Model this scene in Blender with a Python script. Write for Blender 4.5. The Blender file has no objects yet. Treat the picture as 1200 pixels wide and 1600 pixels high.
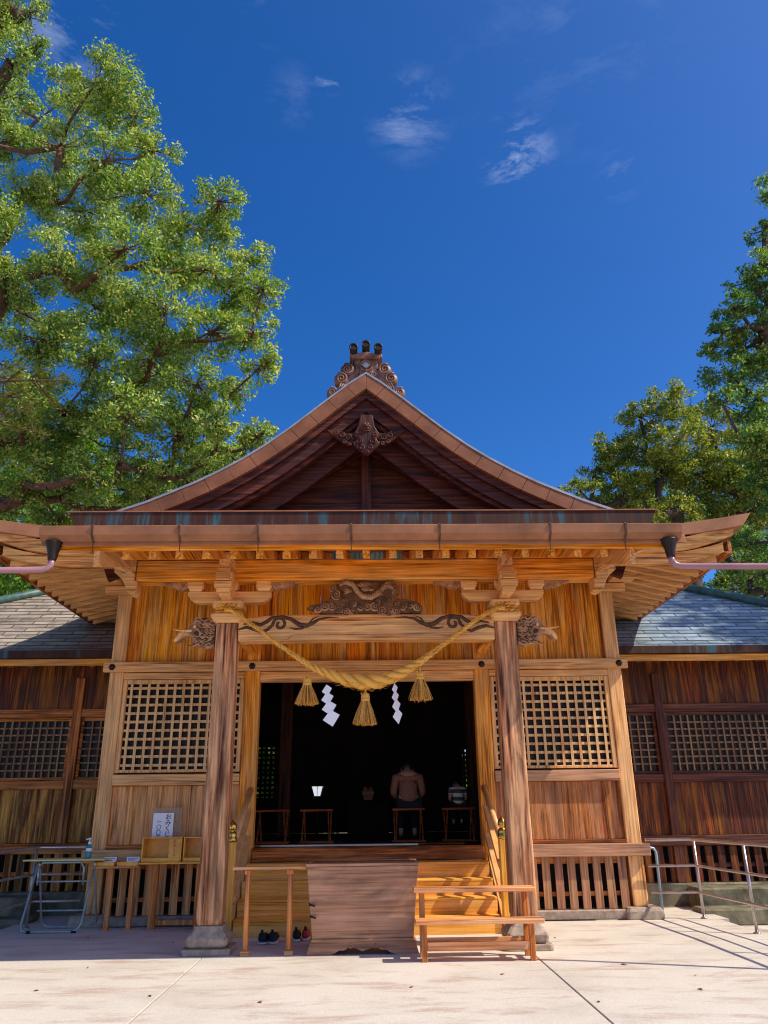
import bpy, bmesh, math, random
import numpy as np
from mathutils import Vector, Matrix
PI = math.pi
R = math.radians
rnd = random.Random(7)
scene = bpy.context.scene
COL = scene.collection

# ------------------------------------------------------------------ object helpers
def tag(o, label=None, cat=None, group=None, kind=None):
    if label: o['label'] = label
    if cat: o['category'] = cat
    if group: o['group'] = group
    if kind: o['kind'] = kind
    return o

def thing(name, label, cat, loc=(0, 0, 0), group=None):
    o = bpy.data.objects.new(name, None)
    o.empty_display_size = 0.1
    COL.objects.link(o)
    o.location = loc
    return tag(o, label, cat, group)

def org(o):
    p = Vector((0, 0, 0))
    while o is not None:
        p += Vector(o.location)
        o = o.parent
    return p

def copy_tree(o, parent=None):
    c = o.copy()
    COL.objects.link(c)
    if parent is not None: c.parent = parent
    for ch in [x for x in bpy.data.objects if x.parent == o]:
        copy_tree(ch, c)
    return c

class MB:
    """collects shapes in world coordinates; build() links them as one mesh object"""
    def __init__(s): s.v = []; s.f = []; s.sm = []
    def add(s, vs, fs, smooth=False):
        n = len(s.v)
        s.v += [tuple(p) for p in vs]
        s.f += [tuple(i + n for i in f) for f in fs]
        s.sm += [smooth] * len(fs)
        return s
    def box(s, x0, x1, y0, y1, z0, z1):
        if x0 > x1: x0, x1 = x1, x0
        if y0 > y1: y0, y1 = y1, y0
        vs = [(x0,y0,z0),(x1,y0,z0),(x1,y1,z0),(x0,y1,z0),(x0,y0,z1),(x1,y0,z1),(x1,y1,z1),(x0,y1,z1)]
        return s.add(vs, [(0,3,2,1),(4,5,6,7),(0,1,5,4),(1,2,6,5),(2,3,7,6),(3,0,4,7)])
    def hexa(s, b, t):
        """b, t: four bottom and four top corners, counter-clockwise seen from above"""
        return s.add(list(b) + list(t), [(0,3,2,1),(4,5,6,7),(0,1,5,4),(1,2,6,5),(2,3,7,6),(3,0,4,7)])
    def bar(s, a, b, w, h, up=(0, 0, 1), w2=None, h2=None):
        a = Vector(a); b = Vector(b); d = (b - a).normalized(); up = Vector(up)
        r = d.cross(up)
        if r.length < 1e-5: r = d.cross(Vector((0, 1, 0)))
        r.normalize(); u = r.cross(d).normalized()
        w2 = w if w2 is None else w2; h2 = h if h2 is None else h2
        vs = []
        for p, ww, hh in ((a, w, h), (b, w2, h2)):
            for i, j in ((-1,-1),(1,-1),(1,1),(-1,1)):
                vs.append(p + r * (i * ww / 2) + u * (j * hh / 2))
        return s.add(vs, [(0,1,2,3),(4,7,6,5),(0,4,5,1),(1,5,6,2),(2,6,7,3),(3,7,4,0)])
    def tube(s, pts, r, n=8, cap=True, smooth=True, twist=0, prof=None):
        pts = [Vector(p) for p in pts]
        rs = r if isinstance(r, (list, tuple)) else [r] * len(pts)
        vs = []; fs = []
        up = None
        for i, p in enumerate(pts):
            d = (pts[min(i+1, len(pts)-1)] - pts[max(i-1, 0)])
            if d.length < 1e-9: d = Vector((0, 0, 1))
            d.normalize()
            if up is None:
                up = d.orthogonal().normalized()
            else:
                up = (up - d * up.dot(d))
                if up.length < 1e-6: up = d.orthogonal()
                up.normalize()
            sd = d.cross(up)
            for k in range(n):
                a = 2 * PI * k / n + twist * i
                rr = rs[i] * (prof[k % len(prof)] if prof else 1)
                vs.append(p + up * (math.cos(a) * rr) + sd * (math.sin(a) * rr))
        for i in range(len(pts) - 1):
            for k in range(n):
                a = i * n + k; b = i * n + (k + 1) % n
                fs.append((a, b, b + n, a + n))
        s.add(vs, fs, smooth)
        if cap:
            m = len(s.v) - len(vs)
            s.f.append(tuple(m + k for k in range(n))[::-1]); s.sm.append(False)
            s.f.append(tuple(m + (len(pts)-1)*n + k for k in range(n))); s.sm.append(False)
        return s
    def lathe(s, c, prof, n=24, smooth=True, axis='z'):
        """prof: (radius, height)"""
        vs = []; fs = []
        for r, h in prof:
            for k in range(n):
                a = 2 * PI * k / n
                if axis == 'z': vs.append((c[0] + r*math.cos(a), c[1] + r*math.sin(a), c[2] + h))
                elif axis == 'y': vs.append((c[0] + r*math.cos(a), c[1] + h, c[2] + r*math.sin(a)))
                else: vs.append((c[0] + h, c[1] + r*math.cos(a), c[2] + r*math.sin(a)))
        for i in range(len(prof) - 1):
            for k in range(n):
                a = i*n + k; b = i*n + (k+1) % n
                fs.append((a, b, b+n, a+n))
        fs.append(tuple(range(n))[::-1]); fs.append(tuple((len(prof)-1)*n + k for k in range(n)))
        return s.add(vs, fs, smooth)
    def sq(s, c, prof, smooth=False):
        """square-section lathe: (half width, height)"""
        vs = []; fs = []
        for r, h in prof:
            ch = min(r * 0.18, 0.03)
            for dx, dy in ((-r+ch,-r),(r-ch,-r),(r,-r+ch),(r,r-ch),(r-ch,r),(-r+ch,r),(-r,r-ch),(-r,-r+ch)):
                vs.append((c[0]+dx, c[1]+dy, c[2]+h))
        for i in range(len(prof)-1):
            for k in range(8):
                a = i*8+k; b = i*8+(k+1) % 8
                fs.append((a, b, b+8, a+8))
        fs.append(tuple(range(8))[::-1]); fs.append(tuple((len(prof)-1)*8+k for k in range(8)))
        return s.add(vs, fs, smooth)
    def prism(s, poly, a, b, axis='y'):
        """poly: 2-D outline; extruded from a to b along axis. axis y -> poly is (x,z); x -> (y,z); z -> (x,y)"""
        n = len(poly); vs = []
        for t in (a, b):
            for p, q in poly:
                vs.append((p, t, q) if axis == 'y' else ((t, p, q) if axis == 'x' else (p, q, t)))
        fs = [tuple(range(n)), tuple(range(n, 2*n))[::-1]]
        for i in range(n):
            j = (i+1) % n
            fs.append((i, i+n, j+n, j))
        return s.add(vs, fs)
    def sphere(s, c, r, nu=12, nv=8, sc=(1, 1, 1)):
        prof = []
        vs = []; fs = []
        for i in range(nv+1):
            t = PI * i / nv
            for k in range(nu):
                a = 2*PI*k/nu
                vs.append((c[0]+r*sc[0]*math.sin(t)*math.cos(a), c[1]+r*sc[1]*math.sin(t)*math.sin(a), c[2]-r*sc[2]*math.cos(t)))
        for i in range(nv):
            for k in range(nu):
                fs.append((i*nu+k, i*nu+(k+1) % nu, (i+1)*nu+(k+1) % nu, (i+1)*nu+k))
        return s.add(vs, fs, True)
    def build(s, name, mat, parent=None, bevel=0.0, label=None, seg=1):
        me = bpy.data.meshes.new(name)
        o3 = org(parent) if parent is not None else Vector((0, 0, 0))
        me.from_pydata([(x-o3[0], y-o3[1], z-o3[2]) for x, y, z in s.v], [], s.f)
        me.polygons.foreach_set('use_smooth', s.sm)
        if isinstance(mat, (list, tuple)):
            for m in mat: me.materials.append(m)
        else: me.materials.append(mat)
        me.validate()
        bm = bmesh.new(); bm.from_mesh(me)
        bmesh.ops.recalc_face_normals(bm, faces=bm.faces)
        bm.to_mesh(me); bm.free()
        me.update()
        o = bpy.data.objects.new(name, me)
        COL.objects.link(o)
        if parent is not None: o.parent = parent
        if bevel > 0:
            b = o.modifiers.new('bevel', 'BEVEL'); b.width = bevel; b.segments = seg
            b.limit_method = 'ANGLE'; b.angle_limit = R(40)
        if label: o['label'] = label
        return o

# ------------------------------------------------------------------ materials
def newmat(name):
    m = bpy.data.materials.new(name); m.use_nodes = True
    nt = m.node_tree; nt.nodes.clear()
    out = nt.nodes.new('ShaderNodeOutputMaterial')
    bs = nt.nodes.new('ShaderNodeBsdfPrincipled')
    nt.links.new(bs.outputs[0], out.inputs[0])
    return m, nt, bs
def N(nt, t, **kw):
    n = nt.nodes.new(t)
    for k, v in kw.items():
        if k in n.inputs.keys() if hasattr(n, 'inputs') else False: n.inputs[k].default_value = v
        else: setattr(n, k, v)
    return n
def ramp(nt, fac, stops, interp='LINEAR'):
    r = nt.nodes.new('ShaderNodeValToRGB'); r.color_ramp.interpolation = interp
    el = r.color_ramp.elements
    while len(el) > 1: el.remove(el[0])
    el[0].position = stops[0][0]; el[0].color = (*stops[0][1], 1)
    for p, c in stops[1:]:
        e = el.new(p); e.color = (*c, 1)
    nt.links.new(fac, r.inputs[0])
    return r.outputs[0]
def mth(nt, op, a, b=None, c=None, clamp=False):
    n = nt.nodes.new('ShaderNodeMath'); n.operation = op; n.use_clamp = clamp
    for i, x in enumerate((a, b, c)):
        if x is None: continue
        if isinstance(x, (int, float)): n.inputs[i].default_value = x
        else: nt.links.new(x, n.inputs[i])
    return n.outputs[0]
def mixc(nt, fac, a, b, mode='MIX'):
    n = nt.nodes.new('ShaderNodeMix'); n.data_type = 'RGBA'; n.blend_type = mode
    for i, x in ((0, fac), (6, a), (7, b)):
        if isinstance(x, (int, float)): n.inputs[i].default_value = x
        elif isinstance(x, tuple): n.inputs[i].default_value = (*x, 1)
        else: nt.links.new(x, n.inputs[i])
    return n.outputs[2]
def noise(nt, vec, scale, detail=4, rough=.55, dist=0.0):
    n = nt.nodes.new('ShaderNodeTexNoise'); n.inputs['Scale'].default_value = scale
    n.inputs['Detail'].default_value = detail; n.inputs['Roughness'].default_value = rough
    n.inputs['Distortion'].default_value = dist
    if vec is not None: nt.links.new(vec, n.inputs['Vector'])
    return n.outputs[0]
def mapping(nt, vec, scale, loc=None):
    m = nt.nodes.new('ShaderNodeMapping'); m.inputs['Scale'].default_value = scale
    nt.links.new(vec, m.inputs[0])
    return m.outputs[0]
def bump(nt, h, strength, dist=.01):
    b = nt.nodes.new('ShaderNodeBump'); b.inputs['Strength'].default_value = strength
    b.inputs['Distance'].default_value = dist
    nt.links.new(h, b.inputs['Height'])
    return b.outputs[0]

def wood(name, dark, mid, light, axis='z', grey=0.0, greycol=(.36,.24,.19), ring=.5, rough=.62, bmp=.5, seed=0, stain=0.0, varamt=.35, k=1.0, isl=1.0):
    def up(c): return (min(.85, c[0]*1.28), min(.8, c[1]*1.13), c[2]*1.0)
    if not name.startswith(('dark', 'gable', 'fresh', 'stool')): dark, mid, light, greycol = dark, up(mid), up(light), (up(greycol)[0]*.98, up(greycol)[1]*.95, greycol[2]*(.92 if name.startswith(('offer', 'bench')) else .84))
    m, nt, bs = newmat(name)
    tc = nt.nodes.new('ShaderNodeTexCoord'); geo = nt.nodes.new('ShaderNodeNewGeometry')
    oi = nt.nodes.new('ShaderNodeObjectInfo')
    off = nt.nodes.new('ShaderNodeVectorMath'); off.operation = 'ADD'
    sc = nt.nodes.new('ShaderNodeVectorMath'); sc.operation = 'SCALE'
    comb = nt.nodes.new('ShaderNodeCombineXYZ')
    ri = mth(nt, 'MULTIPLY', geo.outputs['Random Per Island'], isl)
    nt.links.new(mth(nt, 'MULTIPLY_ADD', ri, 37.0, seed * 3.1), comb.inputs[0])
    nt.links.new(mth(nt, 'MULTIPLY', ri, 61.7), comb.inputs[1])
    nt.links.new(mth(nt, 'MULTIPLY', ri, 23.3), comb.inputs[2])
    nt.links.new(tc.outputs['Object'], off.inputs[0]); nt.links.new(comb.outputs[0], off.inputs[1])
    v = off.outputs[0]
    L, C = .55 * k, 15.0 * k
    s1 = {'x': (L*.7, C, C), 'y': (C, L, C), 'z': (C, C, L)}[axis]
    s2 = {'x': (.35*k, 3.2*k, 3.2*k), 'y': (3.2*k, .35*k, 3.2*k), 'z': (3.2*k, 3.2*k, .35*k)}[axis]
    s3 = {'x': (1.6*k, 42*k, 42*k), 'y': (42*k, 1.6*k, 42*k), 'z': (42*k, 42*k, 1.6*k)}[axis]
    a = noise(nt, mapping(nt, v, s1), 1.0, 8, .66, .03)
    b = noise(nt, mapping(nt, v, s2), 1.0, 1.0, .4, .05)
    c = noise(nt, mapping(nt, v, s3), 1.0, 2, .5)
    rg = mth(nt, 'SINE', mth(nt, 'MULTIPLY', b, 62.0))
    rg = mth(nt, 'MULTIPLY_ADD', rg, .5, .5)
    rg = mth(nt, 'POWER', rg, 1.6)
    g = mth(nt, 'ADD', mth(nt, 'MULTIPLY', a, .74 - ring * .16), mth(nt, 'MULTIPLY', rg, .17 * ring))
    g = mth(nt, 'ADD', g, mth(nt, 'MULTIPLY', c, .34))
    col = ramp(nt, g, [(.37, dark), (.52, mid), (.68, light)])
    # plank to plank variation
    rv = mth(nt, 'MULTIPLY_ADD', ri, varamt, 1 - varamt * .5)
    col = mixc(nt, 1.0, col, rv, 'MULTIPLY') if False else col
    hs = nt.nodes.new('ShaderNodeHueSaturation'); hs.inputs['Saturation'].default_value = 1.0
    nt.links.new(col, hs.inputs['Color']); nt.links.new(rv, hs.inputs['Value'])
    nt.links.new(mth(nt, 'MULTIPLY_ADD', mth(nt, 'FRACT', mth(nt, 'MULTIPLY', ri, 7.3)), .02, .49), hs.inputs['Hue'])
    col = hs.outputs[0]
    if grey > 0:
        w = noise(nt, mapping(nt, v, {'x': (.5,3,3), 'y': (3,.5,3), 'z': (3,3,.5)}[axis]), 1.3, 7, .7, .4)
        w = mth(nt, 'ADD', w, mth(nt, 'MULTIPLY', mth(nt, 'SUBTRACT', a, .5), .9))
        lo = .62 - grey * .34
        w = ramp(nt, w, [(lo - .08, (0, 0, 0)), (lo + .12, (1, 1, 1))])
        gc = mixc(nt, g, tuple(x * .5 for x in greycol), tuple(min(1, x * 1.3) for x in greycol))
        col = mixc(nt, w, col, gc)
    if stain > 0:
        st = noise(nt, mapping(nt, v, {'x': (.8,2.5,2.5), 'y': (2.5,.8,2.5), 'z': (6,6,.7)}[axis]), 1.0, 5, .6, .6)
        st = ramp(nt, st, [(.50, (0, 0, 0)), (.66, (1, 1, 1))])
        col = mixc(nt, mth(nt, 'MULTIPLY', st, stain), col, tuple(x * .35 for x in dark))
    # deeper tone in the fine fibres and a slow tonal drift over metres
    dr = noise(nt, tc.outputs['Object'], .9, 5, .6)
    fin = nt.nodes.new('ShaderNodeHueSaturation'); fin.inputs['Saturation'].default_value = 1.0 if name.startswith(('dark', 'gable')) else (1.14 if name.startswith(('lower', 'pillar', 'wing', 'brown', 'fascia')) else (1.14 if name.startswith(('bench', 'red_b', 'grey_b')) else (1.0 if name.startswith('offer') else 1.13))); fin.inputs['Hue'].default_value = .503 if name.startswith(('pillar', 'bench', 'offer', 'red_b', 'grey_b', 'fascia', 'weath')) else .499
    nt.links.new(col, fin.inputs['Color'])
    nt.links.new(mth(nt, 'ADD', mth(nt, 'MULTIPLY_ADD', c, *((.35, .84) if name.startswith(('fresh', 'offer')) else (1.15, .42))), mth(nt, 'MULTIPLY_ADD', dr, 1.1, -.55)), fin.inputs['Value'])
    # thin dark drying cracks and open pores along the grain
    s4 = {'x': (.7*k, 34*k, 34*k), 'y': (34*k, .7*k, 34*k), 'z': (34*k, 34*k, .7*k)}[axis]
    ck = noise(nt, mapping(nt, v, s4), 1.0, 3, .6)
    ck = ramp(nt, ck, [(.63, (1, 1, 1)), (.72, (.36, .28, .22))])
    cm = mixc(nt, 1.0 if not name.startswith(('fresh', 'offer')) else .3, fin.outputs[0], ck, 'MULTIPLY')
    nt.links.new(cm, bs.inputs['Base Color'])
    bs.inputs['Roughness'].default_value = rough
    bs.inputs['Specular IOR Level'].default_value = .35
    nt.links.new(bump(nt, g, bmp, .006), bs.inputs['Normal'])
    return m

def plain(name, col, rough=.6, metal=0.0, var=.12, scale=6, bmp=0.0, spec=.5, col2=None):
    m, nt, bs = newmat(name)
    tc = nt.nodes.new('ShaderNodeTexCoord')
    n = noise(nt, tc.outputs['Object'], scale, 5, .6)
    c2 = col2 or tuple(x * (1 - var * 2.2) for x in col)
    nt.links.new(ramp(nt, n, [(.3, c2), (.7, tuple(min(1, x * (1 + var)) for x in col))]), bs.inputs['Base Color'])
    bs.inputs['Roughness'].default_value = rough; bs.inputs['Metallic'].default_value = metal
    bs.inputs['Specular IOR Level'].default_value = spec
    if bmp: nt.links.new(bump(nt, noise(nt, tc.outputs['Object'], scale * 6, 6, .65), bmp, .01), bs.inputs['Normal'])
    return m

M = {}
OR = dict(dark=(.20,.06,.012), mid=(.58,.27,.085), light=(.74,.42,.17))      # orange cedar
WE = dict(dark=(.17,.055,.02), mid=(.54,.28,.135), light=(.76,.47,.27))        # weathered
for ax in 'xyz':
    M['orange_'+ax] = wood('cedar_'+ax, axis=ax, grey=.3, greycol=(.62,.37,.19), ring=.35, stain=.18, **OR)
    M['weath_'+ax] = wood('weathered_cedar_'+ax, axis=ax, grey=.75, greycol=(.66,.42,.28), ring=.5, **WE)
    M['dark_'+ax] = wood('dark_wood_'+ax, (.02,.004,.002), (.08,.018,.006), (.17,.05,.016), axis=ax, grey=.1, greycol=(.18,.07,.03), ring=.3, varamt=.2)
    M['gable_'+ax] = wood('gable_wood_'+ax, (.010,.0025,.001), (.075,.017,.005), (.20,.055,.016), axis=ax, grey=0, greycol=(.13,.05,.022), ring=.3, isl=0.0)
    M['plainweath_'+ax] = wood('fascia_wood_'+ax, (.17,.055,.02), (.54,.27,.125), (.74,.44,.23), axis=ax, grey=.5, greycol=(.66,.40,.24), ring=.5, isl=0.0)
    M['brown_'+ax] = wood('brown_wood_'+ax, (.04,.012,.005), (.22,.078,.028), (.44,.19,.085), axis=ax, grey=.35, greycol=(.40,.21,.12), ring=.4, stain=.35)
    M['new_'+ax] = wood('fresh_hinoki_'+ax, (.50,.19,.035), (.78,.42,.13), (.84,.52,.21), axis=ax, ring=.12, varamt=.22, rough=.45, bmp=.02)
M['boards'] = wood('wall_boards', (.15,.04,.008), (.60,.23,.05), (.80,.38,.12), axis='z', grey=.22, greycol=(.70,.40,.22), ring=.15, stain=.5, varamt=.4)
M['lowboards'] = wood('lower_wall_boards', (.12,.04,.016), (.46,.22,.10), (.72,.42,.24), axis='z', grey=.7, greycol=(.62,.39,.25), ring=.1, stain=.55, varamt=.3)
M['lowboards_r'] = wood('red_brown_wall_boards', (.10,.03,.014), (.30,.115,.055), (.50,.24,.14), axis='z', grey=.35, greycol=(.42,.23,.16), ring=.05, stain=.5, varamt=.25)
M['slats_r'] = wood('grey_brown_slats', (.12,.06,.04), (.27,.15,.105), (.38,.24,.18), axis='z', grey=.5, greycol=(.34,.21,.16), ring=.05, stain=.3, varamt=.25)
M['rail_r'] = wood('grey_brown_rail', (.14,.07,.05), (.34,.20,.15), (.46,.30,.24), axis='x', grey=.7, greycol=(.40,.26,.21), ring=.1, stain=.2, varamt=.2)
M['wingboards'] = wood('wing_boards', (.025,.008,.003), (.15,.06,.02), (.42,.22,.085), axis='z', grey=.3, greycol=(.50,.31,.14), ring=.1, stain=.7, varamt=.5)
M['wingdark'] = wood('wing_boards_red', (.012,.003,.0015), (.075,.020,.006), (.25,.085,.022), axis='z', grey=.1, greycol=(.24,.11,.045), ring=.2, stain=.4, varamt=.5)
M['pillar'] = wood('pillar_wood', (.085,.028,.015), (.34,.165,.095), (.60,.38,.25), axis='z', grey=.45, greycol=(.52,.34,.26), ring=.9, stain=.7, bmp=1.0, k=1.0)
M['box_wood'] = wood('offering_box_wood', (.16,.07,.04), (.31,.155,.09), (.42,.24,.155), axis='x', grey=.45, greycol=(.43,.25,.175), ring=.3, stain=.6, varamt=.1, rough=.4, bmp=.15)
M['bench'] = wood('bench_wood', (.30,.12,.06), (.50,.25,.14), (.62,.37,.24), axis='x', grey=.3, greycol=(.58,.38,.27), ring=.4, varamt=.25, bmp=.2)
M['benchz'] = wood('bench_wood_z', (.26,.09,.04), (.44,.19,.09), (.55,.28,.15), axis='z', grey=.2, greycol=(.52,.33,.22), ring=.4, varamt=.25, bmp=.2)
M['lattice'] = wood('lattice_wood', (.26,.11,.05), (.56,.31,.17), (.72,.46,.28), axis='z', grey=.8, greycol=(.72,.48,.33), ring=.2, bmp=.2, varamt=.15)
M['winglattice'] = wood('wing_lattice_wood', (.05,.025,.012), (.17,.10,.06), (.28,.19,.12), axis='z', grey=.4, greycol=(.24,.17,.12), ring=.2, bmp=.2, varamt=.3)
M['carve'] = plain('carved_wood', (.50,.27,.14), .6, var=.3, scale=9, bmp=.4, col2=(.20,.085,.04))
M['rail_new'] = plain('smooth_hinoki_rail', (.70,.37,.13), .45, var=.12, scale=5, col2=(.56,.26,.08))
M['box_new'] = plain('varnished_orange_wood', (.86,.42,.05), .35, var=.1, scale=6, col2=(.66,.27,.03))
M['verge'] = plain('verge_copper', (.27,.105,.05), .6, var=.2, scale=2.2, bmp=.08, spec=.25)
M['carve_dark'] = plain('carved_ground', (.20,.085,.035), .7, var=.3, scale=10, bmp=.3)
M['groove'] = plain('carved_groove', (.11,.045,.02), .7, var=.3, scale=12)
M['copper_brown'] = plain('oxidised_copper_brown', (.37,.155,.075), .62, var=.16, scale=2.5, bmp=.08, spec=.25)
M['ridge'] = plain('ridge_ornament_copper', (.24,.11,.07), .5, var=.35, scale=6, bmp=.15)
M['iron'] = plain('black_iron', (.035,.022,.018), .5, .6)
M['gold'] = plain('brass_gilt', (.78,.50,.10), .25, 1.0, var=.1, scale=14)
M['steel'] = plain('ramp_steel', (.50,.44,.42), .28, .75, var=.1, scale=8)
M['grey_tube'] = plain('table_tube', (.42,.46,.42), .35, .5, var=.1)
M['stone'] = plain('granite', (.40,.30,.22), .85, var=.2, scale=14, bmp=.6)
M['moss_stone'] = plain('mossy_stone', (.20,.17,.10), .9, var=.3, scale=4, bmp=.6, col2=(.06,.055,.03))
M['pipe'] = plain('mauve_pipe', (.40,.20,.22), .35, var=.06, scale=3)
M['paper'] = plain('white_paper', (.86,.84,.88), .7, var=.02)
M['yellow_top'] = plain('yellow_tabletop', (.80,.74,.26), .4, var=.06)
M['ink'] = plain('black_ink', (.015,.015,.018), .6, var=0)
M['redink'] = plain('red_ink', (.38,.04,.03), .6, var=0)
M['blueink'] = plain('blue_ink', (.06,.07,.2), .6, var=0)
M['white_plastic'] = plain('white_plastic', (.85,.86,.86), .3, var=.02)
M['bottle'] = plain('blue_gel_bottle', (.02,.26,.33), .12, var=.15)
M['shoe_black'] = plain('black_shoe_fabric', (.015,.015,.018), .8, var=.2, bmp=.3)
M['sole'] = plain('white_sole', (.75,.72,.68), .6, var=.05)
M['red'] = plain('red_shoe', (.5,.02,.04), .5, var=.1)
M['skin'] = plain('skin', (.50,.27,.18), .5, var=.06)
M['hair'] = plain('dark_hair', (.015,.011,.01), .5, var=.3, scale=40)
M['trousers'] = plain('dark_trousers', (.004,.003,.003), .8)
M['canvas'] = plain('stool_canvas', (.55,.48,.42), .8, var=.06)
M['inside'] = plain('shade_dark_interior', (.022,.010,.006), .8, var=.3, scale=2)  # near-black tone: the indoor shade is put into the wood colour
M['crest'] = plain('crest_metal', (.45,.43,.42), .4, .5)

def mat_glass_dark():
    m, nt, bs = newmat('dark_window_glass')
    bs.inputs['Base Color'].default_value = (.035, .024, .018, 1)
    bs.inputs['Roughness'].default_value = .15; bs.inputs['Specular IOR Level'].default_value = .12
    tc = nt.nodes.new('ShaderNodeTexCoord')
    nt.links.new(bump(nt, noise(nt, tc.outputs['Object'], 2.5, 2), .25, .02), bs.inputs['Normal'])
    return m
M['glass'] = mat_glass_dark()

def mat_patina():
    m, nt, bs = newmat('verdigris_copper_flashing')
    tc = nt.nodes.new('ShaderNodeTexCoord')
    v = mapping(nt, tc.outputs['Object'], (7, 7, .6))
    a = noise(nt, v, 1.0, 6, .7, .3)
    b = noise(nt, mapping(nt, tc.outputs['Object'], (1.3, 1.3, .3)), 1.0, 3, .5)
    f = mth(nt, 'ADD', mth(nt, 'MULTIPLY', a, .7), mth(nt, 'MULTIPLY', b, .5))
    col = ramp(nt, f, [(.46, (.035,.012,.007)), (.62, (.07,.026,.014)), (.70, (.035,.10,.12)), (.84, (.07,.22,.24))])
    nt.links.new(col, bs.inputs['Base Color']); bs.inputs['Roughness'].default_value = .65; bs.inputs['Specular IOR Level'].default_value = .25
    return m
M['patina'] = mat_patina()

def mat_roof(name, c1, c2, c3, rows=7.0, axis_up='z'):
    """copper shingle roof: courses with thin dark lips and staggered joints"""
    m, nt, bs = newmat(name)
    tc = nt.nodes.new('ShaderNodeTexCoord'); sp = nt.nodes.new('ShaderNodeSeparateXYZ')
    nt.links.new(tc.outputs['Object'], sp.inputs[0])
    br = nt.nodes.new('ShaderNodeTexBrick')
    cb = nt.nodes.new('ShaderNodeCombineXYZ')
    nt.links.new(sp.outputs[0], cb.inputs[0]); nt.links.new(sp.outputs[2], cb.inputs[1])
    nt.links.new(cb.outputs[0], br.inputs['Vector'])
    br.inputs['Scale'].default_value = 1.0
    br.inputs['Brick Width'].default_value = .62; br.inputs['Row Height'].default_value = .098
    br.inputs['Mortar Size'].default_value = .012; br.inputs['Mortar Smooth'].default_value = .1
    br.inputs['Color1'].default_value = (*c1, 1); br.inputs['Color2'].default_value = (*c2, 1)
    br.inputs['Mortar'].default_value = (*c3, 1)
    n = noise(nt, mapping(nt, tc.outputs['Object'], (1, 1, 3)), 2.0, 6, .7)
    col = mixc(nt, ramp(nt, n, [(.42,(0,0,0)),(.66,(.85,.85,.85))]), br.outputs[0], tuple(x * .42 for x in c1))
    nt.links.new(col, bs.inputs['Base Color'])
    bs.inputs['Roughness'].default_value = .42; bs.inputs['Metallic'].default_value = .1
    h = mth(nt, 'SUBTRACT', 1.0, br.outputs['Fac'])
    nt.links.new(bump(nt, h, .8, .02), bs.inputs['Normal'])
    return m
M['roof_r'] = mat_roof('grey_blue_copper_shingles', (.24,.31,.35), (.40,.48,.52), (.04,.05,.07))
M['roof_l'] = mat_roof('pale_copper_shingles', (.34,.27,.21), (.52,.44,.35), (.08,.045,.03))

def mat_pavement():
    m, nt, bs = newmat('stained_cream_concrete')
    tc = nt.nodes.new('ShaderNodeTexCoord'); o = tc.outputs['Object']
    geo = nt.nodes.new('ShaderNodeNewGeometry')
    n1 = noise(nt, o, .9, 8, .65, .3); n2 = noise(nt, o, 40, 6, .7)
    col = ramp(nt, n1, [(.3, (.52,.445,.35)), (.5, (.655,.575,.46)), (.72, (.71,.635,.52))])
    # reddish-brown rubbed streaks, longer across the porch
    n3 = noise(nt, mapping(nt, o, (.75, 2.4, 1)), 1.25, 10, .74, .3)
    col = mixc(nt, mth(nt, 'MULTIPLY', ramp(nt, n3, [(.515, (0,0,0)), (.63, (1,1,1))]), .8), col, (.40,.235,.15))
    n4 = noise(nt, mapping(nt, o, (.9, 1.6, 1)), .8, 4, .6, .2)
    col = mixc(nt, mth(nt, 'MULTIPLY', ramp(nt, n4, [(.58, (0,0,0)), (.72, (1,1,1))]), .35), col, (.38,.46,.35))
    col = mixc(nt, mth(nt, 'MULTIPLY', ramp(nt, noise(nt, o, 75, 2, .5), [(.70, (0,0,0)), (.76, (1,1,1))]), .5), col, (.25,.17,.12))
    col = mixc(nt, .30, col, ramp(nt, n2, [(.3, (.3,.27,.24)), (.7, (.8,.76,.7))]))
    nt.links.new(col, bs.inputs['Base Color']); bs.inputs['Roughness'].default_value = .7
    nt.links.new(bump(nt, mth(nt, 'ADD', n2, mth(nt, 'MULTIPLY', n1, 2)), .25, .006), bs.inputs['Normal'])
    return m
M['pavement'] = mat_pavement()
M['soil'] = plain('grit_ground', (.56,.49,.40), .95, var=.3, scale=3, bmp=.5)
M['joint'] = plain('dark_joint', (.03,.026,.022), .9)

def mat_straw():
    m, nt, bs = newmat('rice_straw')
    tc = nt.nodes.new('ShaderNodeTexCoord'); geo = nt.nodes.new('ShaderNodeNewGeometry')
    n = noise(nt, tc.outputs['Object'], 55, 5, .7); n2 = noise(nt, tc.outputs['Object'], 6, 3)
    f = mth(nt, 'ADD', mth(nt, 'MULTIPLY', n, .6), mth(nt, 'MULTIPLY', geo.outputs['Random Per Island'], .35))
    f = mth(nt, 'ADD', f, mth(nt, 'MULTIPLY', n2, .15))
    nt.links.new(ramp(nt, f, [(.38, (.18,.065,.006)), (.5, (.66,.28,.022)), (.64, (.88,.47,.075))]), bs.inputs['Base Color'])
    bs.inputs['Roughness'].default_value = .55
    nt.links.new(bump(nt, n, .6, .006), bs.inputs['Normal'])
    return m
M['straw'] = mat_straw()

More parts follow.
